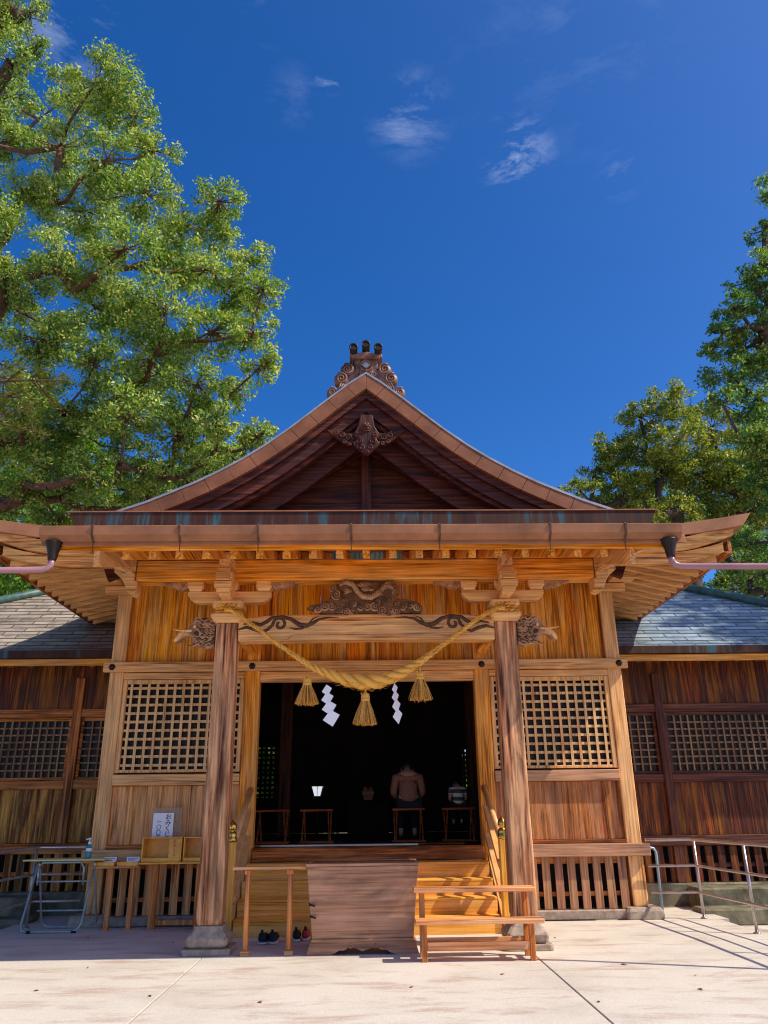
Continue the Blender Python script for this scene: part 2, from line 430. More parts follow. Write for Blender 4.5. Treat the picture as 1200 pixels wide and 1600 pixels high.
def mat_leaf(name, cols, trans=.42, rough=.48):
    m, nt, bs = newmat(name)
    geo = nt.nodes.new('ShaderNodeNewGeometry'); tc = nt.nodes.new('ShaderNodeTexCoord')
    n = noise(nt, tc.outputs['Object'], .55, 3)
    f = mth(nt, 'ADD', mth(nt, 'MULTIPLY', geo.outputs['Random Per Island'], .55), mth(nt, 'MULTIPLY', n, .5))
    st = [(.12 + .72 * i / (len(cols) - 1), c) for i, c in enumerate(cols)]
    col = ramp(nt, f, st)
    nt.links.new(col, bs.inputs['Base Color'])
    bs.inputs['Roughness'].default_value = rough
    bs.inputs['Specular IOR Level'].default_value = .4
    tr = nt.nodes.new('ShaderNodeBsdfTranslucent')
    hs = nt.nodes.new('ShaderNodeHueSaturation'); hs.inputs['Saturation'].default_value = 1.15; hs.inputs['Value'].default_value = 1.5
    nt.links.new(col, hs.inputs['Color']); nt.links.new(hs.outputs[0], tr.inputs['Color'])
    mx = nt.nodes.new('ShaderNodeMixShader'); mx.inputs[0].default_value = trans
    nt.links.new(bs.outputs[0], mx.inputs[1]); nt.links.new(tr.outputs[0], mx.inputs[2])
    nt.links.new(mx.outputs[0], nt.nodes['Material Output'].inputs[0])
    return m
M['leaf_camphor'] = mat_leaf('camphor_leaves', [(.03,.10,.025), (.11,.23,.045), (.34,.43,.08), (.68,.66,.20)])
M['leaf_green'] = mat_leaf('green_leaves', [(.02,.075,.022), (.06,.17,.045), (.17,.29,.06), (.44,.42,.09)])
M['leaf_olive'] = mat_leaf('olive_leaves', [(.04,.10,.025), (.11,.19,.035), (.28,.30,.05), (.52,.45,.10)])
M['leaf_bright'] = mat_leaf('bright_leaves', [(.07,.16,.02), (.14,.27,.035), (.24,.36,.05)])
M['needle'] = mat_leaf('needles', [(.06,.09,.015), (.14,.17,.02), (.30,.27,.04)], .15)
M['bark'] = plain('bark', (.095,.06,.042), .9, var=.35, scale=8, bmp=.8, col2=(.03,.02,.016))
M['bark_red'] = plain('reddish_bark', (.17,.08,.05), .9, var=.35, scale=8, bmp=.8, col2=(.05,.025,.018))

# ------------------------------------------------------------------ the ground
g = MB(); g.box(-400, 400, -300, 500, -1.0, -.16)
tag(g.build('ground', M['soil']), kind='structure')
pj = MB(); pj.box(-5.6, 4.98, -8, 12.33, -.158, -.012)
tag(pj.build('paving_joint_bed', M['joint']), kind='structure')
pv = MB()
JG = .007
def slab(x0, x1, y0, y1): pv.box(x0 + JG, x1 - JG, y0 + JG, y1 - JG, -.14, 0)
slab(-5.6, 4.98, 9.78, 12.33)
ys = [9.78, 6.72, 3.6, .5, -3, -8]
for i in range(len(ys) - 1):
    for a, b in ((-5.6, -1.82), (-1.82, 1.82), (1.82, 5.6 - .62)):
        slab(a, b, ys[i+1], ys[i])
tag(pv.build('pavement', M['pavement'], bevel=.004), kind='structure')
# lower concrete paths and mossy ledges beyond the platform's sides
lp = MB(); lp.box(4.98, 9, -8, 11.2, -.155, -.10); lp.box(-9, -5.6, -8, 11.2, -.155, -.10)
tag(lp.build('side_path', M['moss_stone']), kind='structure')

# ------------------------------------------------------------------ shrine hall
hall = thing('shrine_hall', 'wooden shrine hall with curved gable roof, porch and lattice windows, in the middle', 'shrine hall', (0, 12.5, 0))

def vboards(mb, x0, x1, y0, y1, z0, z1, w, gap=.004, jit=.25, rr=rnd):
    x = x0
    while x < x1 - .01:
        ww = w * (1 + rr.uniform(-jit, jit))
        xe = min(x + ww, x1)
        if x1 - xe < w * .35: xe = x1
        mb.box(x + gap/2, xe - gap/2, y0 + rr.uniform(0, .004), y1, z0, z1)
        x = xe
    return mb
def hboards(mb, x0, x1, y0, y1, z0, z1, h, gap=.004):
    z = z0
    while z < z1 - .01:
        ze = min(z + h, z1)
        mb.box(x0, x1, y0 + rnd.uniform(0, .004), y1, z + gap/2, ze - gap/2); z = ze
    return mb

WY = 12.5
for s in (-1, 1):
    def bx(mb, xa, xb, *r): return mb.box(s*xa, s*xb, *r)
    m = MB(); m.box(s*1.95, s*3.74, 12.39, 12.75, 0, .125)
    m.build('foundation_stone', M['stone'], hall, .012)
    m = MB(); m.sq((s*3.95, 12.58, 0), [(.27, 0), (.27, .10), (.235, .155)])
    m.build('corner_stone', M['stone'], hall, .01)
    m = MB(); m.box(s*3.83, s*4.05, 12.46, 12.69, .155, 5.06)
    m.build('corner_post', M['weath_z'], hall, .012)
    m = MB(); m.box(s*1.69, s*1.925, 12.44, 12.66, .78, 5.0)
    m.build('door_post', M['orange_z'], hall, .01)
    m = MB(); vboards(m, *sorted((s*1.93, s*3.825)), 12.53, 12.56, 3.72, 5.10, .235)
    m.build('upper_wall', M['boards'], hall)
    m = MB(); bx(m, 1.93, 3.825, 12.455, 12.56, 3.455, 3.555)
    m.build('window_lintel', M['weath_x'], hall, .006)
    # lattice window
    win = MB()
    bx(win, 1.935, 2.0, 12.475, 12.54, 2.06, 3.45); bx(win, 3.76, 3.825, 12.475, 12.54, 2.06, 3.45)
    bx(win, 2.002, 3.758, 12.477, 12.54, 3.385, 3.449); bx(win, 2.002, 3.758, 12.477, 12.54, 2.062, 2.105)
    wf = win.build('lattice_window', M['weath_z'], hall, .005)
    la = MB(); n = 13
    for i in range(n):
        x = 2.0 + (i + .5) * 1.758 / n
        la.box(s*x - .0195, s*x + .0195, 12.487, 12.502, 2.106, 3.384)
    for j in range(10):
        z = 2.105 + (j + .5) * 1.28 / 10
        la.box(s*2.003, s*3.757, 12.5035, 12.52, z - .0195, z + .0195)
    la.build('lattice', M['lattice'], wf, .002)
    MB().box(s*2.0, s*3.76, 12.58, 12.59, 2.1, 3.39).build('pane', M['glass'], wf)
    m = MB(); bx(m, 1.93, 3.828, 12.42, 12.55, 1.875, 2.035)
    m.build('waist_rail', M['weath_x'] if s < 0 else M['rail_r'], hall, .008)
    m = MB(); vboards(m, *sorted((s*1.93, s*3.825)), 12.52, 12.55, 1.06, 1.87, .225)
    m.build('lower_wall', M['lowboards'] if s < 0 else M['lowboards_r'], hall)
    m = MB(); bx(m, 1.93, 3.828, 12.46, 12.55, 1.003, 1.055)
    m.build('floor_rail', M['brown_x'], hall, .006)
    m = MB(); bx(m, 1.93, 4.14, 12.37, 12.453, .825, 1.0)
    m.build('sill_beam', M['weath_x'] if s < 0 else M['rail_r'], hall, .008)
    m = MB()
    for i in range(10):
        x = 2.04 + i * .187
        if x > 3.78: break
        m.box(s*x - .058, s*x + .058, 12.47 + rnd.uniform(0, .006), 12.495, .13, .823)
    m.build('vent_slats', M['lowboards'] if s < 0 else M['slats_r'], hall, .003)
    m = MB(); bx(m, 1.93, 3.8, 12.503, 12.53, .30, .36); bx(m, 1.93, 3.8, 12.503, 12.53, .73, .82)
    m.build('slat_rail', M['brown_x'], hall, .003)
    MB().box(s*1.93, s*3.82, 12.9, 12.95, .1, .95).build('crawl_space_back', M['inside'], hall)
    # side wall of the hall
    m = MB()
    y = 12.7
    while y < 19.9:
        m.box(s*3.86, s*3.89, y + .003, y + .247, .2, 5.1); y += .25
    m.build('side_wall', M['brown_z'], hall)
    m = MB()
    for x in (4.0, 1.81):
        m.lathe((s*x, 12.378, 3.635), [(.055, 0), (.05, -.014), (.028, -.03), (.012, -.034)], 6, False, 'y')
    m.build('nail_cover', M['iron'], hall)
m = MB(); m.box(-4.14, 4.14, 12.38, 12.452, 3.56, 3.715)
m.build('head_tie_beam', M['weath_x'], hall, .01)
m = MB(); m.box(-1.687, 1.687, 12.45, 12.58, 3.40, 3.557)
m.build('door_lintel', M['weath_x'], hall, .008)
m = MB(); vboards(m, -1.687, 1.687, 12.53, 12.56, 3.72, 5.1, .235)
m.build('transom_wall', M['boards'], hall)
m = MB(); m.box(-1.70, 1.70, 12.40, 12.62, .80, .995)
m.build('threshold_beam', M['brown_x'], hall, .02)
m = MB(); m.box(-1.60, .75, 12.66, 12.70, 1.0, 1.022)
m.build('door_track', M['steel'], hall)
# interior: floor, ceiling, back wall with two lattice openings
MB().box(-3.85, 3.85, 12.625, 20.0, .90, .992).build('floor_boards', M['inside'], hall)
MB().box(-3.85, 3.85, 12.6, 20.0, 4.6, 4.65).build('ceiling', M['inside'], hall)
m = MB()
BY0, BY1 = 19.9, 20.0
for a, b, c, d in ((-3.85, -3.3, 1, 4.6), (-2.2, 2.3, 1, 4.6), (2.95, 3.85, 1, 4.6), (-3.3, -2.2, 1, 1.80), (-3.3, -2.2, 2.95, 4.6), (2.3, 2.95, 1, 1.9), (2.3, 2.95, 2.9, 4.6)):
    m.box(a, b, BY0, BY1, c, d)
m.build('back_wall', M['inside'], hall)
for x0, x1 in ((-3.3, -2.2), (2.3, 2.95)):
    m = MB(); x = x0
    while x < x1:
        m.box(x, x + .06, 19.86, 19.88, 1.65, 3.1); x += .115
    z = 1.7
    while z < 3.1:
        m.box(x0, x1, 19.881, 19.898, z, z + .065); z += .115
    m.build('rear_lattice', M['inside'], hall)
for x in (-1.75, 2.25):
    MB().box(x - .13, x + .13, 17.4, 17.66, .99, 4.6).build('inner_post', M['dark_z'], hall, .01)
m = MB(); m.box(-.45, .45, 18.2, 18.8, .99, 1.65); m.box(-.55, .55, 18.15, 18.85, 1.65, 1.70)
m.build('altar_shelf', M['inside'], hall, .008)
m = MB(); m.box(-2.6, -.5, 12.95, 13.0, .992, 1.02); m.box(-1.4, 1.5, 13.12, 13.18, .992, 1.01)
m.build('floor_strip', M['brown_x'], hall, .003)

# ---------------- porch
for s in (-1, 1):
    cx = s * 1.815; cy = 10.15
    MB().sq((cx, cy, 0), [(.275, 0), (.275, .065)]).build('base_slab', M['stone'], hall, .008)
    MB().sq((cx, cy, .066), [(.20, 0), (.232, .03), (.245, .085), (.235, .105), (.205, .14), (.178, .17), (.165, .20), (.163, .22)]).build('pillar_base', M['stone'], hall, .008, seg=2)
    h = []
    for z in (0, .02, .08, .4, 1.0, 1.8, 2.6, 3.3, 3.5):
        w = .150 - .012 * (z / 3.5)
        if z < .05: w -= .012
        h.append((w, z))
    MB().sq((cx, cy, .286), h).build('porch_pillar', M['pillar'], hall, .01, seg=2)
    MB().sq((cx, cy, 3.787), [(.15, 0), (.185, .03), (.205, .075), (.21, .10), (.205, .115)]).build('capital_plate', M['weath_x'], hall, .006)
    MB().sq((cx, cy, 3.903), [(.13, 0), (.14, .02), (.155, .05), (.19, .08), (.195, .10), (.195, .17)]).build('bearing_block', M['weath_x'], hall, .006)
    # bracket arm along the front, with curved ends
    pr = []
    for t in range(7):
        a = PI * t / 12
        pr.append((-.56 + .16 * (1 - math.sin(a)) * 0 + .0 - .0 + .14 * (1 - math.sin(a)), 4.225 - .14 * (1 - math.cos(a)) * 0 - .14 * math.cos(a) * 0 - .14 * (t / 6)))
    left = [(-.55, 4.225), (-.545, 4.17), (-.51, 4.12), (-.45, 4.085), (-.38, 4.075)]
    arm = left + [(-x, z) for x, z in left[::-1]]
    MB().prism([(cx + x, z) for x, z in arm], cy - .075, cy + .075).build('bracket_arm', M['weath_x'], hall, .008)
    # the same arm towards the hall wall and to the front
    MB().prism([(cy + y, z) for y, z in arm], cx - .073, cx + .073, 'x').build('bracket_arm', M['weath_y'], hall, .008)
    for dx, dy in ((-.45, 0), (0, 0), (.45, 0), (0, -.45), (0, .45)):
        MB().sq((cx + dx, cy + dy, 4.227), [(.078, 0), (.085, .02), (.105, .05), (.108, .06), (.108, .128)]).build('small_block', M['weath_x'], hall, .004)
    # carved cloud ends left and right of the arm
    for q in (-1, 1):
        m = MB()
        ol = [(.54, 4.355), (.57, 4.27), (.62, 4.245), (.66, 4.28), (.71, 4.265), (.75, 4.30), (.80, 4.295), (.84, 4.33), (.90, 4.335), (.92, 4.355)]
        m.prism([(cx + q*x, z) for x, z in ol], cy - .05, cy + .05)
        for (sx, sz, r0) in ((.63, 4.30, .035), (.73, 4.315, .028), (.82, 4.335, .02)):
            pts = [(cx + q*(sx + r0*(1 - k/22)*math.cos(k*.55)), cy - .052, sz + r0*(1 - k/22)*math.sin(k*.55)) for k in range(20)]
            m.tube(pts, .008, 6)
        m.build('cloud_bracket', M['carve'], hall, .004)
    # forward nose: beam end with curved tongue
    no = [(9.62, 4.40), (9.66, 4.33), (9.74, 4.30), (9.78, 4.24), (9.9, 4.232), (10.0, 4.36), (10.0, 4.62), (9.60, 4.62)]
    m = MB(); m.prism(no, cx - .07, cx + .07, 'x')
    m.build('beam_nose', M['weath_y'], hall, .006)
    m = MB(); m.box(cx - .11, cx + .11, 9.56, 9.80, 4.15, 4.225); m.box(cx - .085, cx + .085, 9.60, 9.76, 4.09, 4.148)
    m.hexa([(cx-.085, 9.52, 4.235), (cx+.085, 9.52, 4.235), (cx+.085, 9.70, 4.235), (cx-.085, 9.70, 4.235)],
           [(cx-.075, 9.58, 4.40), (cx+.075, 9.58, 4.40), (cx+.075, 9.72, 4.42), (cx-.075, 9.72, 4.42)])
    m.build('nose_block', M['weath_x'], hall, .005)
    # tie beam from pillar back to hall (curved)
    pr = [(10.3, 3.60), (10.9, 3.68), (11.6, 3.80), (12.2, 3.82), (12.37, 3.80), (12.37, 4.05), (11.6, 4.08), (10.9, 3.98), (10.3, 3.86)]
    MB().prism(pr, cx - .07, cx + .07, 'x').build('tie_beam', M['orange_y'], hall, .01)
    # baku head carved beam end, facing outwards
    cxo = s * 1.97
    def hp(x, z): return (cxo + s*x, z)
    m = MB()
    head = [(0, 3.50), (.10, 3.46), (.14, 3.50), (.22, 3.50), (.29, 3.55), (.30, 3.62), (.36, 3.645), (.42, 3.62), (.45, 3.57), (.50, 3.545), (.53, 3.585), (.49, 3.62),
            (.46, 3.68), (.40, 3.715), (.35, 3.74), (.34, 3.80), (.28, 3.855), (.18, 3.87), (.08, 3.85), (0, 3.84)]
    m.prism([hp(x, z) for x, z in head], cy - .075, cy + .075)
    hb = m.build('beast_head_carving', M['carve'], hall, .02, seg=2)
    m = MB()
    m.tube([(cxo + s*.30, cy - .09, 3.70), (cxo + s*.42, cy - .10, 3.695), (cxo + s*.55, cy - .10, 3.715)], [.018, .014, .004], 7)   # tusk
    m.tube([(cxo + s*.38, cy - .08, 3.70), (cxo + s*.46, cy - .08, 3.64), (cxo + s*.50, cy - .08, 3.58), (cxo + s*.52, cy - .08, 3.56)], [.03, .028, .024, .016], 8)
    m.sphere((cxo + s*.27, cy - .08, 3.755), .022, 8, 6)
    m.build('tusk', M['lattice'], hb)
    m = MB(); mg = MB()
    rr = random.Random(3)
    for k in range(17):
        z0 = 3.53 + (k % 8) * .042; x0 = -.02 + .09*(k//8) + rr.uniform(0, .02)
        pts = [(cxo + s*(x0 + .17*t/8), cy - .079, z0 + .016*math.sin(t*1.2+k) + .04*(t/8)*(1 if z0 > 3.66 else -.4)) for t in range(9)]
        mg.tube(pts, [.011 - .0008*t for t in range(9)], 6)
    for k in range(13):
        z0 = 3.52 + (k % 7) * .05; x0 = rr.uniform(0, .05); ln = .16 + rr.uniform(0, .1)
        if k > 6: x0 += .08; ln = .14
        pts = [(cxo + s*(x0 + ln * t / 8), cy - .082, z0 + .018 * math.sin(t * 1.3 + k) + .05 * (t/8) * (1 if z0 > 3.66 else -.3)) for t in range(9)]
        m.tube(pts, [.014 - .001*t for t in range(9)], 6)
    for (sx, sz) in ((.12, 3.56), (.20, 3.58), (.24, 3.66), (.17, 3.70)):
        pts = [(cxo + s*(sx + .035*(1 - t/20)*math.cos(t*.6)), cy - .084, sz + .035*(1 - t/20)*math.sin(t*.6)) for t in range(18)]
        mg.tube(pts, .009, 6)
    m.build('carved_mane', M['carve'], hb)
    mg.build('mane_curls', M['groove'], hb)
    # end bracket of the eave beam
    m = MB()
    eb = [(3.02, 4.36), (3.02, 4.20), (3.08, 4.17), (3.14, 4.20), (3.17, 4.28), (3.20, 4.34), (3.24, 4.40), (3.24, 4.47), (3.06, 4.47), (3.06, 4.36)]
    m.prism([(s*x, z) for x, z in eb], 9.98, 10.22)
    m.build('end_bracket', M['weath_x'], hall, .012)
    m = MB(); m.bar((s*3.08, 9.93, 4.44), (s*3.62, 9.55, 4.64), .06, .045, (0, 0, 1)); m.box(s*3.06, s*3.34, 10.0, 10.3, 4.475, 4.70)
    m.build('eave_strut', M['weath_x'], hall, .005)
    # porch side board (under the gutter end)
    m = MB()
    m.hexa([(s*3.07, 8.62, 4.13), (s*3.13, 8.62, 4.13), (s*3.13, 10.7, 4.74), (s*3.07, 10.7, 4.74)],
           [(s*3.07, 8.62, 4.34), (s*3.13, 8.62, 4.34), (s*3.13, 10.7, 4.97), (s*3.07, 10.7, 4.97)])
    m.build('porch_side_board', M['weath_y'], hall, .006)

m = MB(); m.box(-3.05, 3.05, 10.0, 10.28, 4.36, 4.64)
m.build('eave_beam', M['orange_x'], hall, .015)
# rainbow beam with carved swirls
m = MB()
kp = [(-1.668, 3.55), (-1.2, 3.555), (-.9, 3.555), (0, 3.57), (.9, 3.555), (1.2, 3.555), (1.668, 3.55), (1.668, 3.84), (1.3, 3.885), (0, 3.90), (-1.3, 3.885), (-1.668, 3.84)]
m.prism(kp, 10.03, 10.27)
rb = m.build('rainbow_beam', M['weath_x'], hall, .012)
m = MB()
pl = [(-1.02, 3.556), (1.02, 3.556), (.99, 3.60), (.93, 3.622), (-.93, 3.622), (-.99, 3.60)]
m.prism(pl, 10.008, 10.029)
m.build('beam_moulding', M['weath_x'], rb, .006)
for s in (-1, 1):
    m = MB()
    def sp(cx, cz, r0, r1, a0, a1, n=26):
        return [(s*(cx + (r0 + (r1-r0)*t/n)*math.cos(a0 + (a1-a0)*t/n)), 10.026, cz + (r0 + (r1-r0)*t/n)*math.sin(a0 + (a1-a0)*t/n)) for t in range(n+1)]
    m.tube(sp(1.13, 3.765, .095, .022, -.2, 7.6), [.019]*27, 6)
    m.tube([(s*x, 10.026, z) for x, z in ((1.66, 3.70), (1.56, 3.73), (1.45, 3.70), (1.36, 3.66), (1.28, 3.70), (1.22, 3.76), (1.20, 3.80))], [.01, .02, .024, .02, .02, .018, .012], 6)
    m.tube([(s*x, 10.026, z) for x, z in ((1.60, 3.77), (1.48, 3.79), (1.38, 3.76), (1.30, 3.80), (1.24, 3.85), (1.10, 3.865), (.98, 3.83), (.88, 3.76), (.78, 3.745), (.70, 3.78), (.62, 3.83), (.5, 3.85), (.36, 3.845))],
           [.008, .018, .024, .024, .022, .022, .026, .03, .028, .022, .018, .012, .005], 6)
    m.tube([(s*x, 10.026, z) for x, z in ((1.0, 3.72), (.93, 3.70), (.84, 3.71), (.76, 3.76), (.70, 3.84), (.62, 3.87))], [.004, .012, .014, .012, .009, .003], 6)
    m.build('swirl_carving', M['groove'], rb)

# dragon and cloud carving between the beams
def spiral(m, cx, y, cz, r, turns=1.8, w=.012, flip=1, ph=0.0):
    n = int(14 * turns)
    pts = [(cx + flip * r * (1 - .85*t/n) * math.cos(ph + turns*2*PI*t/n), y, cz + r * (1 - .85*t/n) * math.sin(ph + turns*2*PI*t/n)) for t in range(n+1)]
    m.tube(pts, [w * (1 - .4*t/n) for t in range(n+1)], 6)
drg = MB()
rr = random.Random(11)
base = [(-.80, 3.98), (-.74, 4.03), (-.62, 4.05), (-.5, 4.10), (-.47, 4.20), (-.44, 4.30), (-.3, 4.34), (-.1, 4.345), (.1, 4.35), (.3, 4.34), (.42, 4.30), (.44, 4.2), (.36, 4.12), (.55, 4.10), (.68, 4.06), (.74, 4.0), (.72, 3.91), (-.6, 3.91), (-.66, 3.95)]
drg.prism(base, 10.07, 10.14)
db = drg.build('dragon_carving', M['carve_dark'], hall, .01)
m = MB(); mg = MB()
for k in range(15):
    x = -.64 + k * .093
    r = .042 + rr.uniform(-.006, .012)
    z = 3.955 + .045 * math.sin(k * 1.1) + rr.uniform(0, .02)
    m.lathe((x, 10.065, z), [(r*1.25, 0), (r*1.18, -.018), (r*.8, -.026)], 14, True, 'y')
    spiral(mg, x, 10.034, z, r, 1.5, .008, 1 if k % 2 else -1, k)
for (x, z, r) in ((-.40, 4.16, .065), (-.30, 4.07, .05), (-.18, 4.04, .045), (.30, 4.08, .05), (.42, 4.03, .045), (.53, 4.02, .04), (-.44, 4.25, .05), (.36, 4.27, .05), (.14, 4.06, .04)):
    m.lathe((x, 10.065, z), [(r*1.1, 0), (r*1.05, -.02), (r*.7, -.03)], 14, True, 'y')
    spiral(mg, x, 10.028, z, r, 1.6, .009, 1 if x > 0 else -1, x * 9)
m.build('carved_clouds', M['carve'], db)
mg.build('cloud_lines', M['groove'], db)
m = MB()
body = [(-.36, 4.29), (-.28, 4.32), (-.18, 4.29), (-.12, 4.20), (-.05, 4.13), (.06, 4.12), (.15, 4.17), (.22, 4.24), (.30, 4.26), (.36, 4.21), (.34, 4.15)]
cur = []
for i in range(len(body)-1):
    for t in range(4):
        f = t / 4; cur.append((body[i][0]*(1-f) + body[i+1][0]*f, 10.03 - .01*math.sin(i), body[i][1]*(1-f) + body[i+1][1]*f))
m.tube(cur, [.012 + .026*math.sin(PI*min(1, (i+4)/len(cur))) for i in range(len(cur))], 9)
for i in range(2, len(cur)-2):
    p = cur[i]; m.tube([(p[0], p[1]-.03, p[2]), (p[0]-.008, p[1]-.034, p[2]+.035), (p[0]+.004, p[1]-.02, p[2]+.05)], [.009, .006, .002], 5)
m.sphere((-.02, 10.02, 4.235), .045, 12, 8, (1.4, .7, .9)); m.sphere((.06, 10.0, 4.215), .028, 10, 6, (1.5, .8, .7))
for k in range(7):
    a = .5 + k * .35
    m.tube([(-.05, 10.0, 4.25), (-.05 - .08*math.cos(a), 10.0, 4.25 + .06*math.sin(a)), (-.05 - .15*math.cos(a+.3), 10.01, 4.25 + .10*math.sin(a+.2))], [.012, .008, .002], 5)
for (x, z, q) in ((.12, 4.18, 1), (-.2, 4.2, -1), (.24, 4.3, 1)):
    for k in range(3):
        m.tube([(x, 10.01, z), (x + q*.06, 10.0, z - .02 + k*.02), (x + q*.10, 10.0, z - .045 + k*.03)], [.014, .010, .003], 5)
m.build('carved_dragon', M['carve'], db)

# porch rafters, soffit, gutter, roof
for k in range(-9, 10):
    x = k * .31
    b = MB()
    b.hexa([(x-.043, 8.68, 4.235), (x+.043, 8.68, 4.235), (x+.043, 12.4, 5.388), (x-.043, 12.4, 5.388)],
           [(x-.043, 8.68, 4.345), (x+.043, 8.68, 4.345), (x+.043, 12.4, 5.498), (x-.043, 12.4, 5.498)])
    b.build('rafter', M['orange_y'], hall, .004)
m = MB()
for k in range(15):
    y0 = 8.66 + k * .26; y1 = y0 + .256; f = lambda y: 4.352 + .31 * (y - 8.68)
    m.hexa([(-3.62, y0, f(y0)), (3.62, y0, f(y0)), (3.62, y1, f(y1)), (-3.62, y1, f(y1))],
           [(-3.62, y0, f(y0)+.03), (3.62, y0, f(y0)+.03), (3.62, y1, f(y1)+.03), (-3.62, y1, f(y1)+.03)])
m.build('porch_soffit', M['brown_x'], hall)
m = MB(); m.box(-3.62, 3.62, 8.60, 8.655, 4.325, 4.40)
m.build('eave_batten', M['orange_x'], hall, .004)
m = MB()
f = lambda y: 4.40 + .31 * (y - 8.68)
m.hexa([(-3.70, 8.50, f(8.5)), (3.70, 8.50, f(8.5)), (3.70, 11.6, f(11.6)), (-3.70, 11.6, f(11.6))],
       [(-3.70, 8.50, f(8.5)+.10), (3.70, 8.50, f(8.5)+.10), (3.70, 11.6, f(11.6)+.10), (-3.70, 11.6, f(11.6)+.10)])
m.build('porch_roof', M['copper_brown'], hall, .01)
gut = MB()
xs = [-3.70, -3.10, -2.12, -1.23, -.17, .84, 2.11, 2.98, 3.64]
for a, b in zip(xs[:-1], xs[1:]):
    a += .004; b -= .004
    gp = [(8.40, 4.44), (8.385, 4.545), (8.40, 4.552), (8.47, 4.548), (8.53, 4.40), (8.475, 4.385)]
    gut.prism(gp, a, b, 'x')
gu = gut.build('rain_gutter', M['copper_brown'], hall, .003)
for x in xs[1:-1]:
    m = MB()
    m.prism([(8.392, 4.435), (8.373, 4.548), (8.39, 4.562), (8.48, 4.556), (8.475, 4.545), (8.40, 4.548), (8.41, 4.43), (8.475, 4.378), (8.47, 4.37)], x - .012, x + .012, 'x')
    m.box(x - .005, x + .005, 8.465, 8.475, 4.25, 4.378)
    m.build('gutter_strap', M['groove'], gu)
for s, x in ((-1, -3.55), (1, 3.50)):
    m = MB()
    m.lathe((x, 8.5, 4.17), [(.045, 0), (.05, .02), (.062, .10), (.095, .20), (.098, .215)], 16)
    dp = m.build('downpipe_funnel', M['iron'], gu)
    m = MB()
    pts = [(x, 8.5, 4.18), (x, 8.5, 4.13), (x + s*.03, 8.5, 4.085), (x + s*.09, 8.49, 4.06), (x + s*.28, 8.45, 4.045), (x + s*1.9, 8.1, 3.93), (x + s*2.0, 8.08, 3.90), (x + s*2.05, 8.07, 3.8), (x + s*2.05, 8.07, .0)]
    m.tube(pts, .037, 14)
    m.build('downpipe', M['pipe'], dp)

# ---------------- main roof
prof = [(0, 8.06), (.25, 7.88), (.55, 7.63), (.9, 7.325), (1.22, 7.05), (1.58, 6.77), (1.9, 6.55), (2.25, 6.34), (2.6, 6.155), (2.96, 5.99), (3.3, 5.84), (3.67, 5.705), (3.95, 5.60), (4.2, 5.50)]
def PZ(x):
    x = abs(x)
    for (a, za), (b, zb) in zip(prof[:-1], prof[1:]):
        if a <= x <= b: return za + (zb-za)*(x-a)/(b-a)
    return prof[-1][1] - (x - prof[-1][0]) * .27
GY = 11.0
def rows(mb, y0, y1, z_off, thick, xs):
    """curved sheet following the roof profile"""
    vs = []
    for x in xs:
        z = PZ(x)
        vs += [(x, y0, z+z_off), (x, y1, z+z_off), (x, y0, z+z_off-thick), (x, y1, z+z_off-thick)]
    fs = []
    for i in range(len(xs)-1):
        a = 4*i; b = a+4
        fs += [(a, b, b+1, a+1), (a+2, a+3, b+3, b+2), (a, a+2, b+2, b), (a+1, b+1, b+3, a+3)]
    fs += [(0, 1, 3, 2)]
    e = 4*(len(xs)-1); fs += [(e, e+2, e+3, e+1)]
    mb.add(vs, fs)
fx = [p[0] for p in prof]
xs_all = [-x for x in fx[::-1]] + fx[1:]
m = MB(); rows(m, GY + .03, 20.3, -.012, .16, xs_all)
m.build('gable_roof', M['roof_r'], hall)
m = MB(); rows(m, GY - .06, GY + .5, .03, .038, xs_all)
m.build('verge_cap', M['crest'], hall)
# copper verge band in segments with joints
m = MB()
for s in (-1, 1):
    # walk by arc length
    L = [0]; 
    for i in range(1, len(fx)): L.append(L[-1] + math.hypot(fx[i]-fx[i-1], prof[i][1]-prof[i-1][1]))
    def at(l):
        for i in range(1, len(L)):
            if l <= L[i] + 1e-9:
                t = (l - L[i-1])/(L[i]-L[i-1]); x = fx[i-1]+t*(fx[i]-fx[i-1]); z = prof[i-1][1]+t*(prof[i][1]-prof[i-1][1])
                dx, dz = fx[i]-fx[i-1], prof[i][1]-prof[i-1][1]; d = math.hypot(dx, dz)
                return x, z, dx/d, dz/d
        return fx[-1], prof[-1][1], dx/d, dz/d
    l = 0.0; tot = L[-1]
    while l < tot - .05:
        l2 = min(l + .385, tot)
        q = []
        for ll in (l + .003, l2 - .003):
            x, z, dx, dz = at(ll)
            nx, nz = dz, -dx           # downwards and towards the middle
            if ll < .01: q.append(((0.003, z), (0.003, z - .27)))
            else: q.append(((x, z), (max(.003, x + nx*.225), z + nz*.225)))
        (t0, b0), (t1, b1) = q
        jit = rnd.uniform(0, .004)
        m.hexa([(s*b0[0], GY-.05-jit, b0[1]), (s*b1[0], GY-.05-jit, b1[1]), (s*b1[0], GY+.03, b1[1]), (s*b0[0], GY+.03, b0[1])],
               [(s*t0[0], GY-.05-jit, t0[1]-.01), (s*t1[0], GY-.05-jit, t1[1]-.01), (s*t1[0], GY+.03, t1[1]-.01), (s*t0[0], GY+.03, t0[1]-.01)])
        l = l2
m.build('verge_band', M['verge'], hall, .003)
